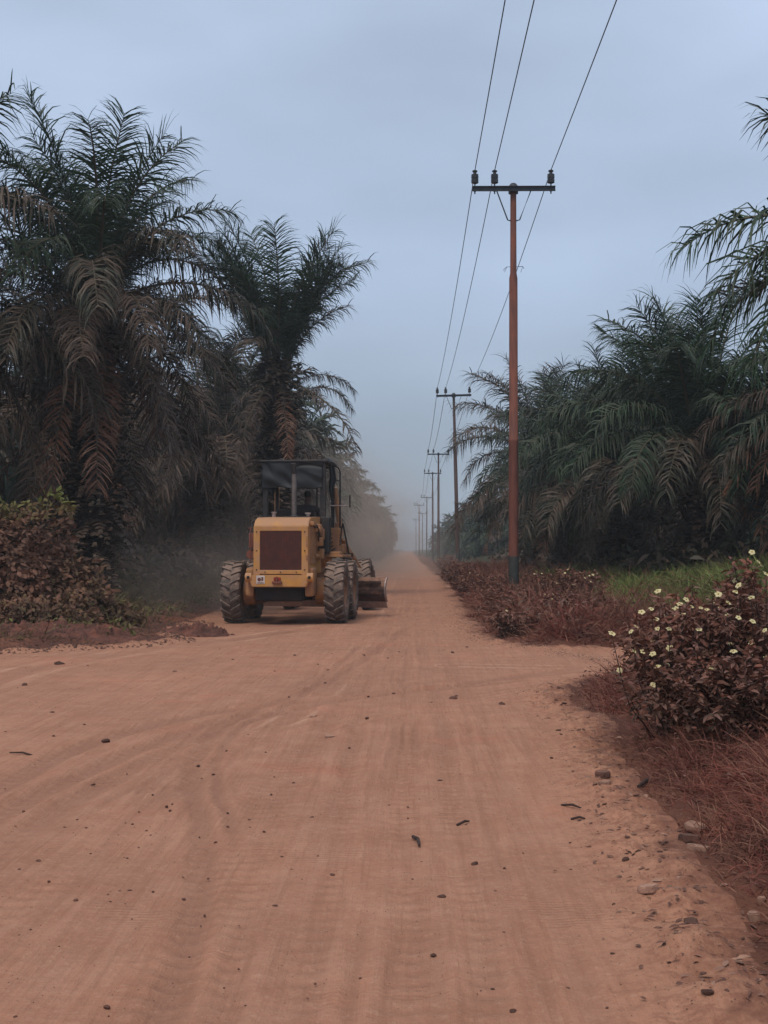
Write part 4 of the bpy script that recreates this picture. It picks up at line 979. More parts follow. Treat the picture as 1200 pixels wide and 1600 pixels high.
# front frame (gooseneck), axle, drawbar, circle
mb = MB(); mb.path([(0, 1.0, 1.45), (0, 2.2, 1.62), (0, 3.6, 1.62), (0, 4.6, 1.25), (0, 5.2, 0.95)], [0.17, 0.16, 0.15, 0.15, 0.16], 4); mb.box((0, 0.6, 1.25), (0.62, 1.1, 0.5), bev=0.03)
mb.build('front_frame', M_yellow_worn, G, bevel=0)
mb = MB(); mb.box((0, 5.05, 0.72), (1.5, 0.2, 0.2), bev=0.03); mb.tube((-0.7, 4.9, 0.9), (0.7, 4.9, 0.9), 0.03); mb.box((0, 5.5, 0.95), (0.5, 0.5, 0.35), bev=0.04); mb.build('front_axle', M_yellow_worn, G)
mb = MB(); mb.path([(-0.1, 4.9, 0.75), (-0.45, 3.2, 0.95), (-0.3, 2.5, 0.95)], 0.05, 6); mb.path([(0.1, 4.9, 0.75), (0.45, 3.2, 0.95), (0.3, 2.5, 0.95)], 0.05, 6); mb.box((0, 3.2, 0.97), (1.0, 0.12, 0.1)); mb.build('drawbar', M_yellow_worn, G)
mb = MB(); mb.lathe([(0.82, 0.52), (0.82, 0.62), (0.90, 0.62), (0.90, 0.52)], 32, 'Z', (0, 2.75, 0), closed=True)
for s in (-1, 1): mb.box((s * 0.5, 2.72, 0.68), (0.06, 0.35, 0.36), rot=(0.3, 0, 0))
mb.build('blade_circle', M_yellow_worn, G)
# blade, turned and shifted out to the right
mb = MB(); arc = []; back = []
for k in range(9):
    a_ = R(-48 + k * 12); arc.append((0.42 - 0.42 * math.cos(a_), 0.56 + 0.40 * math.sin(a_) * 0.9 + 0.05))
for (y, z) in reversed(arc): back.append((y - 0.035, z))
poly = arc + back
mb.prism(poly, -1.85, 1.85, 'X')
bl = mb.build('blade', M_blade, G, smooth=False); bl.location = (-0.12, 2.45, -0.04); bl.rotation_euler = (0, 0, R(-14))
mb = MB(); mb.box((0, -0.055, 0.775), (3.55, 0.06, 0.05)); mb.box((0, -0.07, 0.55), (3.5, 0.05, 0.045)); mb.box((0, -0.09, 0.66), (2.2, 0.05, 0.1)); mb.build('blade_rail', M_blade, bl)
mb = MB(); mb.box((0, 0.135, 0.285), (3.72, 0.02, 0.17), rot=(R(35), 0, 0)); mb.build('cutting_edge', M_edge, bl)
for s in (-1, 1):
    mb = MB(); mb.prism([(y + (0.012 if i < 9 else -0.012), z) for i, (y, z) in enumerate(poly)], s * 1.853, s * 1.885, 'X'); mb.build('end_bit', M_edge, bl)
# lift cylinders
for s in (-1, 1):
    mb = MB(); top = Vector((s * 0.62 if s > 0 else -0.64, 1.75, 2.78)); bot = Vector((s * 0.76, 2.35, 1.15)); mid = top.lerp(bot, 0.62)
    mb.tube(top, mid, 0.055, n=14); mb.tube(mid, mid.lerp(bot, 0.02), 0.065); lc = mb.build('lift_cylinder', M_cyl, G, smooth=True)
    mb = MB(); mb.tube(mid, bot, 0.028); mb.tube(bot + Vector((-.05, 0, 0)), bot + Vector((.05, 0, 0)), 0.05); mb.build('piston_rod', M_edge, lc, smooth=True)
mb = MB(); mb.box((0, 2.0, 1.86), (1.35, 0.16, 0.12), bev=0.02)
for s in (-1, 1): mb.box((s * 0.66, 2.0, 1.9), (0.12, 0.2, 0.26), bev=0.03)
mb.build('lift_bracket', M_yellow_worn, G)
for (p, q) in (((0.72, 1.9, 1.72), (0.98, 2.6, 1.2)), ((0.84, 1.7, 1.66), (0.94, 2.1, 1.18))):
    mb = MB(); mb.tube(p, q, 0.045); mb.tube(Vector(q), Vector(q) + (Vector(q) - Vector(p)) * 0.3, 0.025); mb.build('shift_cylinder', M_cyl, G, smooth=True)
# floor, platform, fenders, steps
mb = MB(); mb.box((0, 0.72, 1.28), (1.42, 1.3, 0.05)); mb.box((0.83, 0.75, 1.31), (0.38, 1.5, 0.05), bev=0.01); mb.box((0.86, 0.2, 1.36), (0.22, 0.35, 0.08), bev=0.02); mb.build('platform', M_yellow_worn, G)
mb = MB(); mb.tube((0.98, 0.1, 1.28), (1.02, 1.5, 1.24), 0.022); mb.box((0.95, 1.5, 1.32), (0.2, 0.1, 0.08)); mb.tube((0.7, 1.35, 1.3), (0.85, 1.35, 2.0), 0.018); mb.tube((0.85, 1.35, 2.0), (0.98, 1.45, 1.3), 0.018)
mb.build('grab_rail', M_black, G)
mb = MB(); mb.box((0.68, 1.15, 1.62), (0.28, 0.35, 0.56), bev=0.03); mb.box((0.7, 1.5, 1.45), (0.36, 0.4, 0.22), bev=0.04); mb.build('valve_box', M_yellow_worn, G)
mb = MB()
for i in range(5): mb.path([(0.64, 0.95, 1.4 + .09 * i), (0.84, 1.02 + .05 * i, 1.55 + .07 * i), (0.80, 1.25, 1.85 - .06 * i), (0.66, 1.45, 1.7 - .07 * i)], 0.014, 6)
mb.build('hose', M_hose, G, smooth=True)
# black box (tank) below the right rear cab post
mb = MB(); mb.box((0.675, 0.05, 1.73), (0.165, 0.30, 0.74), bev=0.02); mb.build('battery_box', M_black, G)
# cab frame
cz0, cz1 = 1.30, 3.22
px0, px1 = -0.56, 0.62; py0, py1 = 0.02, 1.32
for (x, y, r_) in ((px0, py0, 0.05), (px1, py0, 0.055), (px0, py1, 0.035), (px1 + 0.02, py1, 0.035)):
    mb = MB(); mb.box((x, y, (cz0 + cz1) / 2), (r_ * 2, r_ * 2, cz1 - cz0), bev=0.01); mb.build('cab_post', M_black, G)
mb = MB(); mb.box((0.015, 0.67, 3.235), (1.42, 1.50, 0.05), bev=0.02); rf = mb.build('cab_roof', M_black, G)
mb = MB()
for y in (py0, py1): mb.tube((px0, y, 3.19), (px1, y, 3.19), 0.03)
for x in (px0, px1): mb.tube((x, py0, 3.19), (x, py1, 3.19), 0.03); mb.tube((x, py0, 2.10), (x, py1, 2.10), 0.02)
mb.tube((px0, py0, 2.08), (px1, py0, 2.08), 0.028); mb.tube((0.30, py1, 2.1), (0.30, py1, 3.2), 0.018); mb.tube((0.42, py1, 2.1), (0.42, py1, 3.2), 0.018); mb.tube((-0.15, py1, 2.1), (-0.15, py1, 3.2), 0.016)
mb.build('cab_frame', M_black, G)
# tarpaulin: draped, folded sheet over the roof edge, back and left side
def tarp(name, P0, U, Vv, nu, nv, amp, seed, edge):
    rg = np.random.default_rng(seed); bm = bmesh.new(); grid = []
    nrm = Vector(U).cross(Vector(Vv)).normalized(); ph = rg.uniform(0, 6, 8)
    for j in range(nv + 1):
        row = []
        for i in range(nu + 1):
            u = i / nu; v = j / nv
            ve = v * (1 + edge * (math.sin(u * 7 + ph[0]) * 0.5 + math.sin(u * 17 + ph[1]) * 0.3 - 1.0 * (1 - abs(2 * u - 1)) ** 2 * 0 ))
            f = amp * (math.sin(u * 9 + v * 5 + ph[2]) * 0.4 + math.sin(-u * 14 + v * 11 + ph[3]) * 0.35 + math.sin((u - .1) * 22 / (0.3 + v) + ph[4]) * 0.25 * v) * (0.15 + v)
            f += amp * 0.8 * math.exp(-((u - 0.04 - v * 0.26) / 0.035) ** 2) * max(0, 1 - v * 1.3) + amp * 0.7 * math.exp(-((v - 0.12 - 0.2 * (u - 0.75) ** 2 * 9) / 0.05) ** 2) * (u > 0.52)      # tension folds from the corners
            row.append(bm.verts.new(Vector(P0) + Vector(U) * u + Vector(Vv) * ve + nrm * f))
        grid.append(row)
    for j in range(nv):
        for i in range(nu): bm.faces.new((grid[j][i], grid[j][i + 1], grid[j + 1][i + 1], grid[j + 1][i]))
    me = bpy.data.meshes.new(name); bm.to_mesh(me); bm.free(); me.materials.append(M_tarp); me.shade_smooth()
    o = link(name, me, G); sm = o.modifiers.new('thick', 'SOLIDIFY'); sm.thickness = 0.006
    return o
tarp('tarpaulin', (-0.62, -0.055, 3.22), (1.24, 0, 0), (0, -0.02, -0.54), 44, 22, 0.040, 1, 0.06)
tarp('tarpaulin', (-0.625, 1.34, 3.22), (0, -1.38, 0), (0, 0, -0.62), 24, 16, 0.035, 2, 0.14)
mb = MB()     # rolled and hanging ends on the right
mb.path([(0.70, 1.30, 3.22), (0.715, 0.7, 3.24), (0.70, 0.0, 3.22)], 0.035, 7); mb.path([(0.70, 0.45, 3.2), (0.73, 0.5, 2.95), (0.71, 0.42, 2.7), (0.74, 0.5, 2.45)], [0.03, 0.045, 0.04, 0.012], 6); mb.path([(0.70, 0.95, 3.2), (0.72, 1.0, 2.9), (0.70, 0.92, 2.72)], [0.03, 0.04, 0.01], 6)
mb.build('rolled_tarpaulin', M_tarp, G, smooth=True)
mb = MB(); mb.path([(0.80, 1.28, 1.42), (0.80, 1.28, 3.10), (0.76, 1.2, 3.18), (0.66, 1.0, 3.22)], 0.018, 7); mb.path([(0.80, 1.28, 2.9), (0.68, 1.28, 2.9)], 0.012, 5); mb.path([(0.80, 1.28, 1.44), (0.72, 0.9, 1.44)], 0.014, 5); mb.build('side_rail', M_black, G, smooth=True)
mb = MB(); mb.tube((0.62, 0.9, 2.36), (1.02, 1.1, 2.36), 0.013); mi_ = mb.build('mirror_arm', M_edge, G); mb = MB(); mb.box((1.03, 1.12, 2.46), (0.02, 0.12, 0.26), bev=0.008); mb.build('mirror', M_dark, mi_)
# exhaust
mb = MB(); mb.tube((0.10, -0.42, 2.04), (0.10, -0.42, 3.02), 0.050, n=18); mb.tube((0.10, -0.42, 2.06), (0.10, -0.42, 2.12), 0.075); ex = mb.build('exhaust_pipe', M_pipe, G, smooth=True)
mb = MB(); mb.tube((0.10, -0.42, 2.96), (0.085, -0.45, 3.16), 0.056, 0.052, n=18); mb.build('exhaust_cap', M_black, ex, smooth=True)
mb = MB(); mb.tube((-0.33, -0.3, 2.05), (-0.33, -0.3, 2.17), 0.04); mb.tube((-0.33, -0.3, 2.17), (-0.33, -0.3, 2.20), 0.055); mb.build('filler_cap', M_edge, G, smooth=True)
mb = MB(); mb.tube((0.36, -0.3, 2.05), (0.36, -0.3, 2.15), 0.035); mb.tube((0.36, -0.3, 2.15), (0.36, -0.3, 2.18), 0.06); mb.build('air_cap', M_edge, G, smooth=True)
# seat, console, steering wheel, levers
mb = MB(); mb.box((0.13, 0.62, 1.72), (0.52, 0.50, 0.12), bev=0.04); mb.box((0.02, 0.30, 2.05), (0.78, 0.10, 0.46), rot=(R(8), 0, 0), bev=0.05); mb.box((0.03, 0.62, 1.48), (0.3, 0.3, 0.36)); mb.build('seat', M_dark, G)
mb = MB(); mb.box((0, 1.25, 1.72), (0.5, 0.16, 0.8), bev=0.03); cn = mb.build('console', M_black, G)
mb = MB(); mb.path([(0.19 * math.cos(2 * math.pi * k / 20), 0.19 * math.sin(2 * math.pi * k / 20), 0) for k in range(21)], 0.014, 6); mb.tube((0, 0, -0.3), (0, 0, 0), 0.02); mb.tube((-.18, 0, 0), (.18, 0, 0), 0.01)
st_ = mb.build('steering_wheel', M_black, G, smooth=True); st_.location = (0.15, 1.10, 2.16); st_.rotation_euler = (R(-25), 0, 0)
for i in range(6):
    s = -1 if i < 3 else 1; mb = MB(); x = s * (0.26 + 0.06 * (i % 3)); mb.tube((x, 1.2, 1.95), (x, 1.08, 2.28), 0.009); mb.tube((x, 1.08, 2.27), (x, 1.075, 2.32), 0.02); mb.build('control_lever', M_black, G, smooth=True)
for s in (-1, 1):
    mb = MB(); mb.tube((s * 0.5, 1.42, 3.32), (s * 0.5, 1.50, 3.32), 0.07, 0.085, n=16); mb.tube((s * .5, 1.4, 3.25), (s * .5, 1.4, 3.34), 0.015); mb.build('work_light', M_black, G, smooth=True)

# ------------------------------------------------------------------ driver, seated, head turned a little to the left
GM = Matrix.Translation((-2.37, 25.9, 0)) @ Matrix.Rotation(R(-4.4), 4, 'Z')
def skin(name, nodes, edges, m, parent=None, sub=2, root=0):
    me = bpy.data.meshes.new(name); me.from_pydata([n[0] for n in nodes], edges, []); me.update()
    o = link(name, me, parent); md = o.modifiers.new('skin', 'SKIN'); md.use_smooth_shade = True
    for i, n in enumerate(nodes):
        r_ = n[1]; me.skin_vertices[0].data[i].radius = r_ if isinstance(r_, tuple) else (r_, r_); me.skin_vertices[0].data[i].use_root = (i == root)
    sb = o.modifiers.new('sub', 'SUBSURF'); sb.levels = sub; sb.render_levels = sub
    me.materials.append(m); return o
DR = empty('person', GM @ Vector((0.20, 0.58, 1.80)), R(-4.4), label='grader driver in dark clothes seated in the cab, seen from behind', category='person')
nodes = [((0, 0, 0.10), (0.15, 0.11)), ((0, -0.03, 0.30), (0.15, 0.11)), ((0, -0.02, 0.47), (0.13, 0.09)), ((0.01, 0.02, 0.58), 0.058), ((0.01, 0.05, 0.665), (0.068, 0.075)), ((0.01, 0.055, 0.755), (0.078, 0.092)), ((0.01, 0.05, 0.83), (0.066, 0.078)),
         ((-0.19, 0.0, 0.49), 0.062), ((-0.29, 0.15, 0.28), 0.046), ((-0.16, 0.42, 0.36), 0.034), ((-0.14, 0.47, 0.375), (0.036, 0.022)),
         ((0.20, 0.0, 0.49), 0.062), ((0.30, 0.16, 0.28), 0.046), ((0.16, 0.42, 0.36), 0.034), ((0.14, 0.47, 0.375), (0.036, 0.022)),
         ((-0.12, 0.06, 0.08), 0.085), ((-0.16, 0.46, 0.10), 0.066), ((-0.15, 0.56, -0.32), 0.042), ((-0.15, 0.70, -0.36), 0.036),
         ((0.12, 0.06, 0.08), 0.085), ((0.16, 0.46, 0.10), 0.066), ((0.15, 0.56, -0.32), 0.042), ((0.15, 0.70, -0.36), 0.036)]
edges = [(0, 1), (1, 2), (2, 3), (3, 4), (4, 5), (5, 6), (2, 7), (7, 8), (8, 9), (9, 10), (2, 11), (11, 12), (12, 13), (13, 14), (0, 15), (15, 16), (16, 17), (17, 18), (0, 19), (19, 20), (20, 21), (21, 22)]
for hb, sx_ in ((10, 1), (14, -1)):         # four fingers closing over the wheel rim, and a thumb
    for f in range(4):
        b = nodes[hb][0]; fx = b[0] + sx_ * (-0.026 + f * 0.017); ln = (0.9, 1.0, 0.95, 0.78)[f]
        k0 = len(nodes); nodes += [((fx, b[1] + 0.035 * ln, b[2] + 0.012), 0.009), ((fx, b[1] + 0.062 * ln, b[2] - 0.006), 0.008), ((fx, b[1] + 0.058 * ln, b[2] - 0.030), 0.0075)]
        edges += [(hb, k0), (k0, k0 + 1), (k0 + 1, k0 + 2)]
    k0 = len(nodes); b = nodes[hb][0]; nodes += [((b[0] + sx_ * 0.040, b[1] + 0.005, b[2] - 0.012), 0.010), ((b[0] + sx_ * 0.045, b[1] + 0.035, b[2] - 0.025), 0.009)]
    edges += [(hb, k0), (k0, k0 + 1)]
body = skin('body', nodes, edges, M_skin, DR)
# face: nose, brow, ears, mouth as small forms on the head
mb = MB(); hd = Vector((0.01, 0.055, 0.755)); turn = Matrix.Rotation(R(18), 3, 'Z')
def hp(v): return hd + turn @ Vector(v)
mb.path([hp((0, 0.088, 0.03)), hp((0, 0.115, -0.01)), hp((0, 0.085, -0.02))], [0.008, 0.014, 0.009], 6)
for s in (-1, 1): mb.path([hp((s * 0.080, -0.005, -0.03)), hp((s * 0.090, -0.012, 0)), hp((s * 0.082, -0.008, 0.03))], [0.009, 0.013, 0.009], 6)
mb.path([hp((-0.022, 0.088, -0.05)), hp((0, 0.094, -0.048)), hp((0.022, 0.088, -0.05))], 0.006, 5)
mb.build('face', M_skin, DR, smooth=True)
mb = MB()
for s in (-1, 1): mb.tube(hp((s * 0.03, 0.080, 0.018)), hp((s * 0.03, 0.090, 0.018)), 0.010, n=8)
mb.build('eyes', M_hair, DR)
hair = skin('hair', [((0.01, 0.0, 0.71), (0.062, 0.05)), ((0.01, 0.02, 0.79), (0.086, 0.082)), ((0.01, 0.045, 0.86), (0.070, 0.075))], [(0, 1), (1, 2)], M_hair, DR)
shirt = skin('shirt', [((0, 0, 0.10), (0.175, 0.13)), ((0, -0.03, 0.30), (0.17, 0.128)), ((0, -0.02, 0.48), (0.15, 0.105)), ((0.01, 0.01, 0.555), 0.07), ((-0.20, 0.0, 0.49), 0.076), ((-0.29, 0.14, 0.29), 0.060), ((-0.20, 0.33, 0.335), 0.050), ((0.21, 0.0, 0.49), 0.076), ((0.30, 0.15, 0.29), 0.060), ((0.20, 0.33, 0.335), 0.050)],
             [(0, 1), (1, 2), (2, 3), (2, 4), (4, 5), (5, 6), (2, 7), (7, 8), (8, 9)], M_shirt, DR)
tro = skin('trousers', [((0, 0, 0.09), (0.17, 0.12)), ((-0.12, 0.06, 0.08), 0.10), ((-0.16, 0.46, 0.10), 0.080), ((-0.15, 0.55, -0.27), 0.058), ((0.12, 0.06, 0.08), 0.10), ((0.16, 0.46, 0.10), 0.080), ((0.15, 0.55, -0.27), 0.058)],
           [(0, 1), (1, 2), (2, 3), (0, 4), (4, 5), (5, 6)], M_trous, DR)
for o in (hair,): o.rotation_euler = (0, 0, 0)

# ------------------------------------------------------------------ clods, stones, sticks, soil heaps
M_clod = mat('soil_clod', (0.18, 0.085, 0.06), (0.09, 0.045, 0.035), 0.95, scale=14, bump=0.6, bscale=40, rnd=0.4)
M_clodl = mat('pale_clod', (0.36, 0.205, 0.145), (0.22, 0.12, 0.085), 0.95, scale=14, bump=0.6, bscale=40, rnd=0.25)
M_stick = mat('dry_stick', (0.06, 0.035, 0.028), (0.03, 0.018, 0.016), 0.9, scale=20)
M_pale = mat('dry_leaf_scrap', (0.34, 0.19, 0.13), (0.17, 0.09, 0.065), 0.8, scale=9)
def rock(seed, flat=0.6):
    rg = random.Random(seed); bm = bmesh.new(); bmesh.ops.create_icosphere(bm, subdivisions=2, radius=1)
    ax = [Vector((rg.uniform(-1, 1), rg.uniform(-1, 1), rg.uniform(-1, 1))).normalized() for _ in range(7)]; dd = [rg.uniform(0.55, 0.9) for _ in ax]
    sx, sy = rg.uniform(0.8, 1.3), rg.uniform(0.7, 1.1)
    for v in bm.verts:
        for a_, d in zip(ax, dd):
            t = v.co.dot(a_)
            if t > d: v.co -= a_ * (t - d)
        v.co += Vector((rg.uniform(-1, 1), rg.uniform(-1, 1), rg.uniform(-1, 1))) * 0.11
        v.co = Vector((v.co.x * sx, v.co.y * sy, v.co.z * flat))
    return bm
RK = []
for i in range(8):
    for m_ in (M_clod, M_clodl):
        bm = rock(i, 0.45 + 0.05 * i); me = bpy.data.meshes.new('dirt_clod'); bm.to_mesh(me); bm.free(); me.materials.append(m_); RK.append(me)
def clod(px, py, spx, label=None, group='dark clods scattered over the dirt road', dark=True, k=None, seed=0):
    p = onground(px, py); p.z = gz(p.x, p.y); s = spx / F * p.y / 2 * 0.82
    rg = random.Random(seed or int(px * 13 + py)); k = rg.randrange(8) if k is None else k
    o = link('dirt_clod', RK[k * 2 + (0 if dark else 1)], None, (p.x, p.y, p.z + s * 0.06), rg.uniform(0, 6.28), label=label or 'small dark earth clod lying on the bare road', category='clod', group=group)
    o.scale = (s, s, s); return o
named = [(92, 1038, 22, 'dark clod at the far left of the junction below the creeper mound'), (38, 1071, 14, 'small dark clod left of and below the larger one at the left edge'), (165, 1158, 17, 'flat dark clod in the left wheel tracks'),
         (82, 1112, 9, None), (688, 1220, 10, None), (742, 1348, 17, 'dark clod with a twig in the right half of the foreground'), (690, 1398, 18, 'rounded clod on the rut right of the centre line'), (677, 1487, 13, None),
         (802, 1577, 17, 'wide dark clod at the bottom edge, right of centre'), (1078, 1466, 34, 'largest dark chunk of earth near the lower right corner'), (1106, 1582, 22, None), (1136, 1582, 16, None),
         (622, 1019, 8, None), (707, 1020, 10, None), (708, 1092, 17, 'dark clod on the right wheel line of the junction'), (785, 1102, 16, 'flat dark clod before the right side track'), (573, 1122, 9, None), (508, 1067, 7, None), (512, 1047, 7, None),
         (60, 1346, 12, None), (30, 1360, 12, None), (118, 1407, 12, None), (337, 1316, 10, None), (287, 1404, 11, None), (430, 1412, 10, None), (350, 1446, 10, None), (520, 1364, 12, None), (167, 1571, 14, None), (24, 1587, 10, None), (350, 1540, 6, None)]
for (a_, b_, s_, lab) in named: clod(a_, b_, s_, lab, None if lab else 'dark clods scattered over the dirt road')
rg = random.Random(77)
for i in range(150):
    py = 1000 + 600 * rg.random() ** 1.15; px = rg.uniform(0, 1100) if py < 1080 else rg.uniform(0, 900 + (py - 1080) * 0.2)
    if rg.random() < 0.35: px = rg.gauss(250, 130); py = rg.gauss(1330, 120)
    if py < 1010 or py > 1595 or px < 0: continue
    clod(px, py, rg.uniform(3.5, 8.5), seed=i + 1)
# crumbled clods along the near right edge
for i in range(110):
    t = rg.random(); y = 4.3 * (14 / 4.3) ** t; x = float(np.interp(y, XR[:, 0], XR[:, 1])) + rg.gauss(-0.14, 0.13)
    s = rg.uniform(0.005, 0.019) * (0.7 + y / 14); z = gz(x, y)
    o = link('dirt_clod', RK[rg.randrange(16)], None, (x, y, z + s * 0.05), rg.uniform(0, 6.28), label='earth clod in the crumbled band along the right road edge', category='clod', group='clods of the crumbled right road edge')
    o.scale = (s * rg.uniform(.8, 1.5), s, s * rg.uniform(.5, .9)); o.rotation_euler = (rg.uniform(-.3, .3), rg.uniform(-.3, .3), rg.uniform(0, 6.28))
def slab(px, py, wpx, label, m=M_pale, name='flat_stone', cat='stone', thick=0.02, seed=1, tilt=0.1):
    p = onground(px, py); z = gz(p.x, p.y); s = wpx / F * p.y / 2; rg_ = random.Random(seed)
    n = 11; pts = [(s * rg_.uniform(0.75, 1.1) * math.cos(2 * math.pi * k / n), s * 0.8 * rg_.uniform(0.75, 1.1) * math.sin(2 * math.pi * k / n)) for k in range(n)]
    mb = MB(); mb.prism(pts, -thick * 0.3, thick, 'Z'); o = mb.build(name, m, None, bevel=thick * 0.2, loc=(p.x, p.y, z + thick * 0.2), label=label, category=cat)
    o.rotation_euler = (tilt, rg_.uniform(-.1, .1), rg_.uniform(0, 6)); return o
slab(1012, 1412, 36, 'pale flat stone half sunk in the lower right of the road', M_clodl, thick=0.022, seed=3)
slab(1088, 1304, 46, 'topmost pale flake of the slab heap at the grass edge', M_pale, thick=0.02, seed=5, tilt=0.25)
slab(1076, 1322, 42, 'dark middle flake of the slab heap at the grass edge', M_clod, thick=0.03, seed=6)
slab(1090, 1334, 50, 'long pale flake at the bottom of the slab heap', M_pale, thick=0.018, seed=7)
slab(942, 1224, 30, 'dark flat slab above the pale one on the crumbled road edge', M_clod, thick=0.03, seed=8)
slab(946, 1236, 28, 'pale flat slab below the dark one on the crumbled road edge', M_clodl, thick=0.02, seed=9)
slab(1178, 1448, 26, 'pale stone in the red grass at the right frame edge', M_pale, thick=0.03, seed=10)
slab(1190, 1422, 16, 'small pale stone above the larger one at the right frame edge', M_pale, thick=0.02, seed=11)
slab(515, 1153, 18, 'pale flake lying in the middle of the junction', M_clodl, thick=0.012, seed=12)
slab(490, 1121, 16, 'pale flake on the road centre beyond the middle one', M_clodl, thick=0.012, seed=13)
def stick(a_, b_, label, r_=0.006):
    p = onground(*a_); q = onground(*b_); p.z = gz(p.x, p.y) + r_; q.z = gz(q.x, q.y) + r_ * 1.4; md = p.lerp(q, 0.5) + Vector((0.01, 0.008, 0.008))
    mb = MB(); mb.path([p, md, q], [r_, r_ * 1.2, r_ * 0.7], 6); mb.build('stick', M_stick, None, smooth=True, label=label, category='stick')
stick((645, 1307), (655, 1322), 'short dark broken stick in the centre foreground', 0.008)
stick((877, 1261), (907, 1268), 'thin curved stick, farther one of the pair on the right', 0.006)
stick((892, 1283), (914, 1286), 'thin stick, nearer one of the pair on the right', 0.006)
stick((714, 1289), (733, 1284), 'small stick pointing left beside the right rut', 0.006)
stick((997, 1239), (1015, 1228), 'short stick on the crumbled edge above the slab heap', 0.008)
stick((50, 1180), (15, 1176), 'thin twig at the left border of the road', 0.006)
def heap(px, py, wpx, dpth, hgt, label, m, seed, n=60):
    p = onground(px, py); z = gz(p.x, p.y); s = wpx / F * p.y / 2
    nx, ny = 150, 80; u, v = np.meshgrid(np.linspace(-1, 1, nx), np.linspace(-1, 1, ny)); u = u.ravel(); v = v.ravel()
    e = np.clip(1 - (u * u + v * v) * (1 + 0.35 * vnoise(u * 3 + seed, v * 3, 0.9, seed, 3)), 0, 1) ** 1.1
    zz = hgt * e * (0.7 + 0.5 * vnoise(u * 3, v * 3 + seed, 0.5, seed + 1, 4)) + hgt * 0.75 * np.maximum(0, vnoise(u * s * 2, v * dpth * 2, 0.22, seed + 2, 4)) * np.clip(e * 4, 0, 1) - 0.02
    zz = zz + height(u * s + p.x, v * dpth + p.y, False)[0] - z
    V = np.stack([u * s, v * dpth, zz], 1); idx = np.arange(nx * ny).reshape(ny, nx)
    q = np.stack([idx[:-1, :-1], idx[:-1, 1:], idx[1:, 1:], idx[1:, :-1]], -1).reshape(-1, 4)
    q = q[(e[q].max(1) > 0)]
    o = link('soil_heap', np_mesh('soil_heap', V, q, m, smooth=False), None, (p.x, p.y, z), label=label, category='soil heap')
    return o
M_heap = mat('fresh_soil', (0.165, 0.062, 0.042), (0.07, 0.032, 0.025), 0.95, scale=6, bump=1.0, bscale=18)
heap(308, 992, 120, 0.5, 0.20, 'low heap of dark red soil just left behind the grader', M_heap, 3)
heap(90, 1004, 330, 0.7, 0.20, 'long low windrow of dark red soil at the foot of the creeper mound', M_heap, 9)
# loose crumbs and litter too many to count
def litter(name, label, N_, fn, size, m, seed):
    rg_ = np.random.default_rng(seed); x, y = fn(rg_, N_); z, o = height(x, y, False); n = len(x)
    s = size * rg_.uniform(0.4, 1.4, n) * np.clip(y / 9, 0.6, 2.5)
    tet = np.array([(1, 0, 0), (-0.6, 0.8, 0), (-0.5, -0.8, 0), (0.1, 0, 0.8)]); a_ = rg_.uniform(0, 6.28, n)
    V = np.zeros((n, 4, 3)); c, s_ = np.cos(a_), np.sin(a_)
    for k in range(4):
        vx = tet[k, 0] * rg_.uniform(.7, 1.3, n); vy = tet[k, 1] * rg_.uniform(.7, 1.3, n)
        V[:, k, 0] = x + s * (vx * c - vy * s_); V[:, k, 1] = y + s * (vx * s_ + vy * c); V[:, k, 2] = z + s * tet[k, 2] * rg_.uniform(.5, 1.2, n)
    b = np.arange(n)[:, None] * 4; Fc = np.concatenate([b + np.array([[0, 1, 3]]), b + np.array([[1, 2, 3]]), b + np.array([[2, 0, 3]])])
    link(name, np_mesh(name, V.reshape(-1, 3), Fc, m), kind='stuff', label=label, category='gravel')
def f_road(rg_, n):
    y = 4 * (40 / 4) ** rg_.random(n); x = rg_.uniform(-0.36, 0.3, n) * y; o = outside(x, y); cl = vnoise(x, y, 0.8, 9, 2)
    k = (o < -0.05) & (cl + rg_.normal(0, .4, n) > 0.2); return x[k], y[k]
def f_edge(rg_, n):
    y = 4 * (60 / 4) ** rg_.random(n); x = np.interp(y, XR[:, 0], XR[:, 1]) + rg_.normal(-0.1, 0.17, n); return x, y
def f_left(rg_, n):
    x = rg_.uniform(-9, -3, n); y = rg_.uniform(17.3, 25, n); o = outside(x, y); k = (o > -0.5) & (o < 1.2); return x[k], y[k]
litter('gravel', 'fine grit scattered over the dirt road', 14000, f_road, 0.0042, M_clod, 81)
litter('gravel', 'soil crumbs along the right road edge', 6000, f_edge, 0.006, M_clodl, 82)
litter('gravel', 'dark soil crumbs along the right verge', 5000, f_edge, 0.005, M_clod, 83)
litter('gravel', 'dark soil crumbs on the left verge', 9000, f_left, 0.012, M_clod, 84)

def flakes(name, label, N_, fn, size, m, seed, cat):
    rg_ = np.random.default_rng(seed); x, y = fn(rg_, N_); z, o = height(x, y, False); n = len(x)
    C = np.stack([x, y, z + 0.008], 1); up = np.tile(np.array([[0, 0, 1.0]]), (n, 1)) + rand_dirs(rg_, n, -.3, .3) * 0.5
    D = rand_dirs(rg_, n, -0.05, 0.35); W = np.cross(D, up); W /= np.linalg.norm(W, axis=1)[:, None]
    ln = size * rg_.uniform(0.4, 1.4, n); V, Fc = strips(C, D, W, ln, ln * rg_.uniform(.2, .5, n), 0.2, 3, (0.3, 1.0, 0.8, 0.1))
    me = np_mesh(name, V, Fc, m); o_ = link(name, me, kind='stuff', label=label, category=cat)
def f_edge2(rg_, n):
    y = 4 * (16 / 4) ** rg_.random(n); x = np.interp(y, XR[:, 0], XR[:, 1]) + rg_.normal(-0.10, 0.16, n); return x, y
flakes('leaf_litter', 'dry brown leaf litter along the crumbled right road edge', 420, f_edge2, 0.034, M_clod, 91, 'leaf litter')
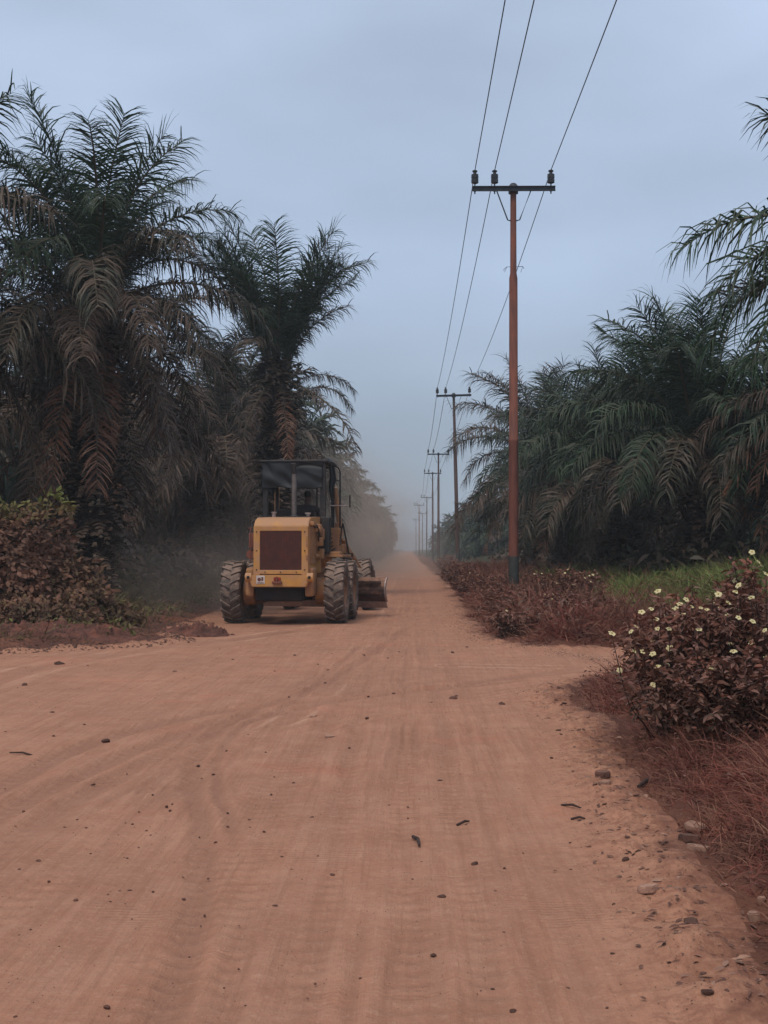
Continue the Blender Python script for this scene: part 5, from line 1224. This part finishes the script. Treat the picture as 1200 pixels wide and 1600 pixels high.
flakes('leaf_litter', 'pale dry leaf litter along the crumbled right road edge', 130, f_edge2, 0.04, M_pale, 92, 'leaf litter')
flakes('leaf_litter', 'dry scraps lying on the left verge soil', 900, f_left, 0.06, M_clod, 93, 'leaf litter')

# ------------------------------------------------------------------ air: haze box and the dust the grader raises
def volbox(name, lo, hi, color, density, aniso=0.0, label=None, het=None):
    mb = MB(); c = [(a_ + b_) / 2 for a_, b_ in zip(lo, hi)]; d = [b_ - a_ for a_, b_ in zip(lo, hi)]
    mb.box((0, 0, 0), d)
    m = bpy.data.materials.new(name); m.use_nodes = True; t = m.node_tree; t.nodes.clear()
    out = t.nodes.new('ShaderNodeOutputMaterial'); v = t.nodes.new('ShaderNodeVolumePrincipled')
    v.inputs['Color'].default_value = (*color, 1); v.inputs['Density'].default_value = density; v.inputs['Anisotropy'].default_value = aniso
    t.links.new(v.outputs[0], out.inputs['Volume'])
    if het: het(t, v)
    return mb.build(name, m, None, loc=c, kind='stuff', label=label, category=name)
volbox('haze', (-930, -70, -1.3), (930, 1520, 15.5), (0.88, 0.93, 0.97), 0.0011, 0.2, 'pale blue-grey haze that fades the far end of the road')
def dust_nodes(sx, sy, sz, dens, seed, zo=0.0):
    def f(t, v):
        N = t.nodes.new; Lk = t.links.new
        tc = N('ShaderNodeTexCoord')
        mp = N('ShaderNodeMapping'); mp.inputs['Scale'].default_value = (1 / sx, 1 / sy, 1 / sz); mp.inputs['Location'].default_value = (0, 0, zo / sz); Lk(tc.outputs['Object'], mp.inputs[0])
        ln = N('ShaderNodeVectorMath'); ln.operation = 'LENGTH'; Lk(mp.outputs[0], ln.inputs[0])
        fall = N('ShaderNodeMapRange'); fall.interpolation_type = 'SMOOTHSTEP'; fall.inputs['From Min'].default_value = 1.0; fall.inputs['From Max'].default_value = 0.15; Lk(ln.outputs['Value'], fall.inputs[0])
        mp2 = N('ShaderNodeMapping'); mp2.inputs['Scale'].default_value = (0.55, 0.16, 0.6); mp2.inputs['Location'].default_value = (seed, 0, 0); Lk(tc.outputs['Object'], mp2.inputs[0])
        nz = N('ShaderNodeTexNoise'); nz.inputs['Scale'].default_value = 1.0; nz.inputs['Detail'].default_value = 3; Lk(mp2.outputs[0], nz.inputs['Vector'])
        nr = N('ShaderNodeMapRange'); nr.inputs['From Min'].default_value = 0.35; nr.inputs['From Max'].default_value = 0.7; nr.inputs['To Min'].default_value = 0.0; nr.inputs['To Max'].default_value = 2.1; Lk(nz.outputs[0], nr.inputs[0])
        m1 = N('ShaderNodeMath'); m1.operation = 'MULTIPLY'; Lk(fall.outputs[0], m1.inputs[0]); Lk(nr.outputs[0], m1.inputs[1])
        m2 = N('ShaderNodeMath'); m2.operation = 'MULTIPLY'; Lk(m1.outputs[0], m2.inputs[0]); m2.inputs[1].default_value = dens; Lk(m2.outputs[0], v.inputs['Density'])
    return f
volbox('dust', (-10.5, 28, -0.2), (3.7, 112, 9.8), (0.86, 0.66, 0.55), 1, 0.1, 'brown dust cloud raised by the grader along the left palms', dust_nodes(7.0, 42, 8.6, 0.040, 3.0, 4.8))
volbox('dust', (-7.4, 22.4, -0.2), (-1.6, 33, 3.6), (0.86, 0.66, 0.55), 1, 0.1, 'puff of dust around the left rear wheels of the grader', dust_nodes(2.85, 5.2, 2.7, 0.085, 8.0, 1.7))
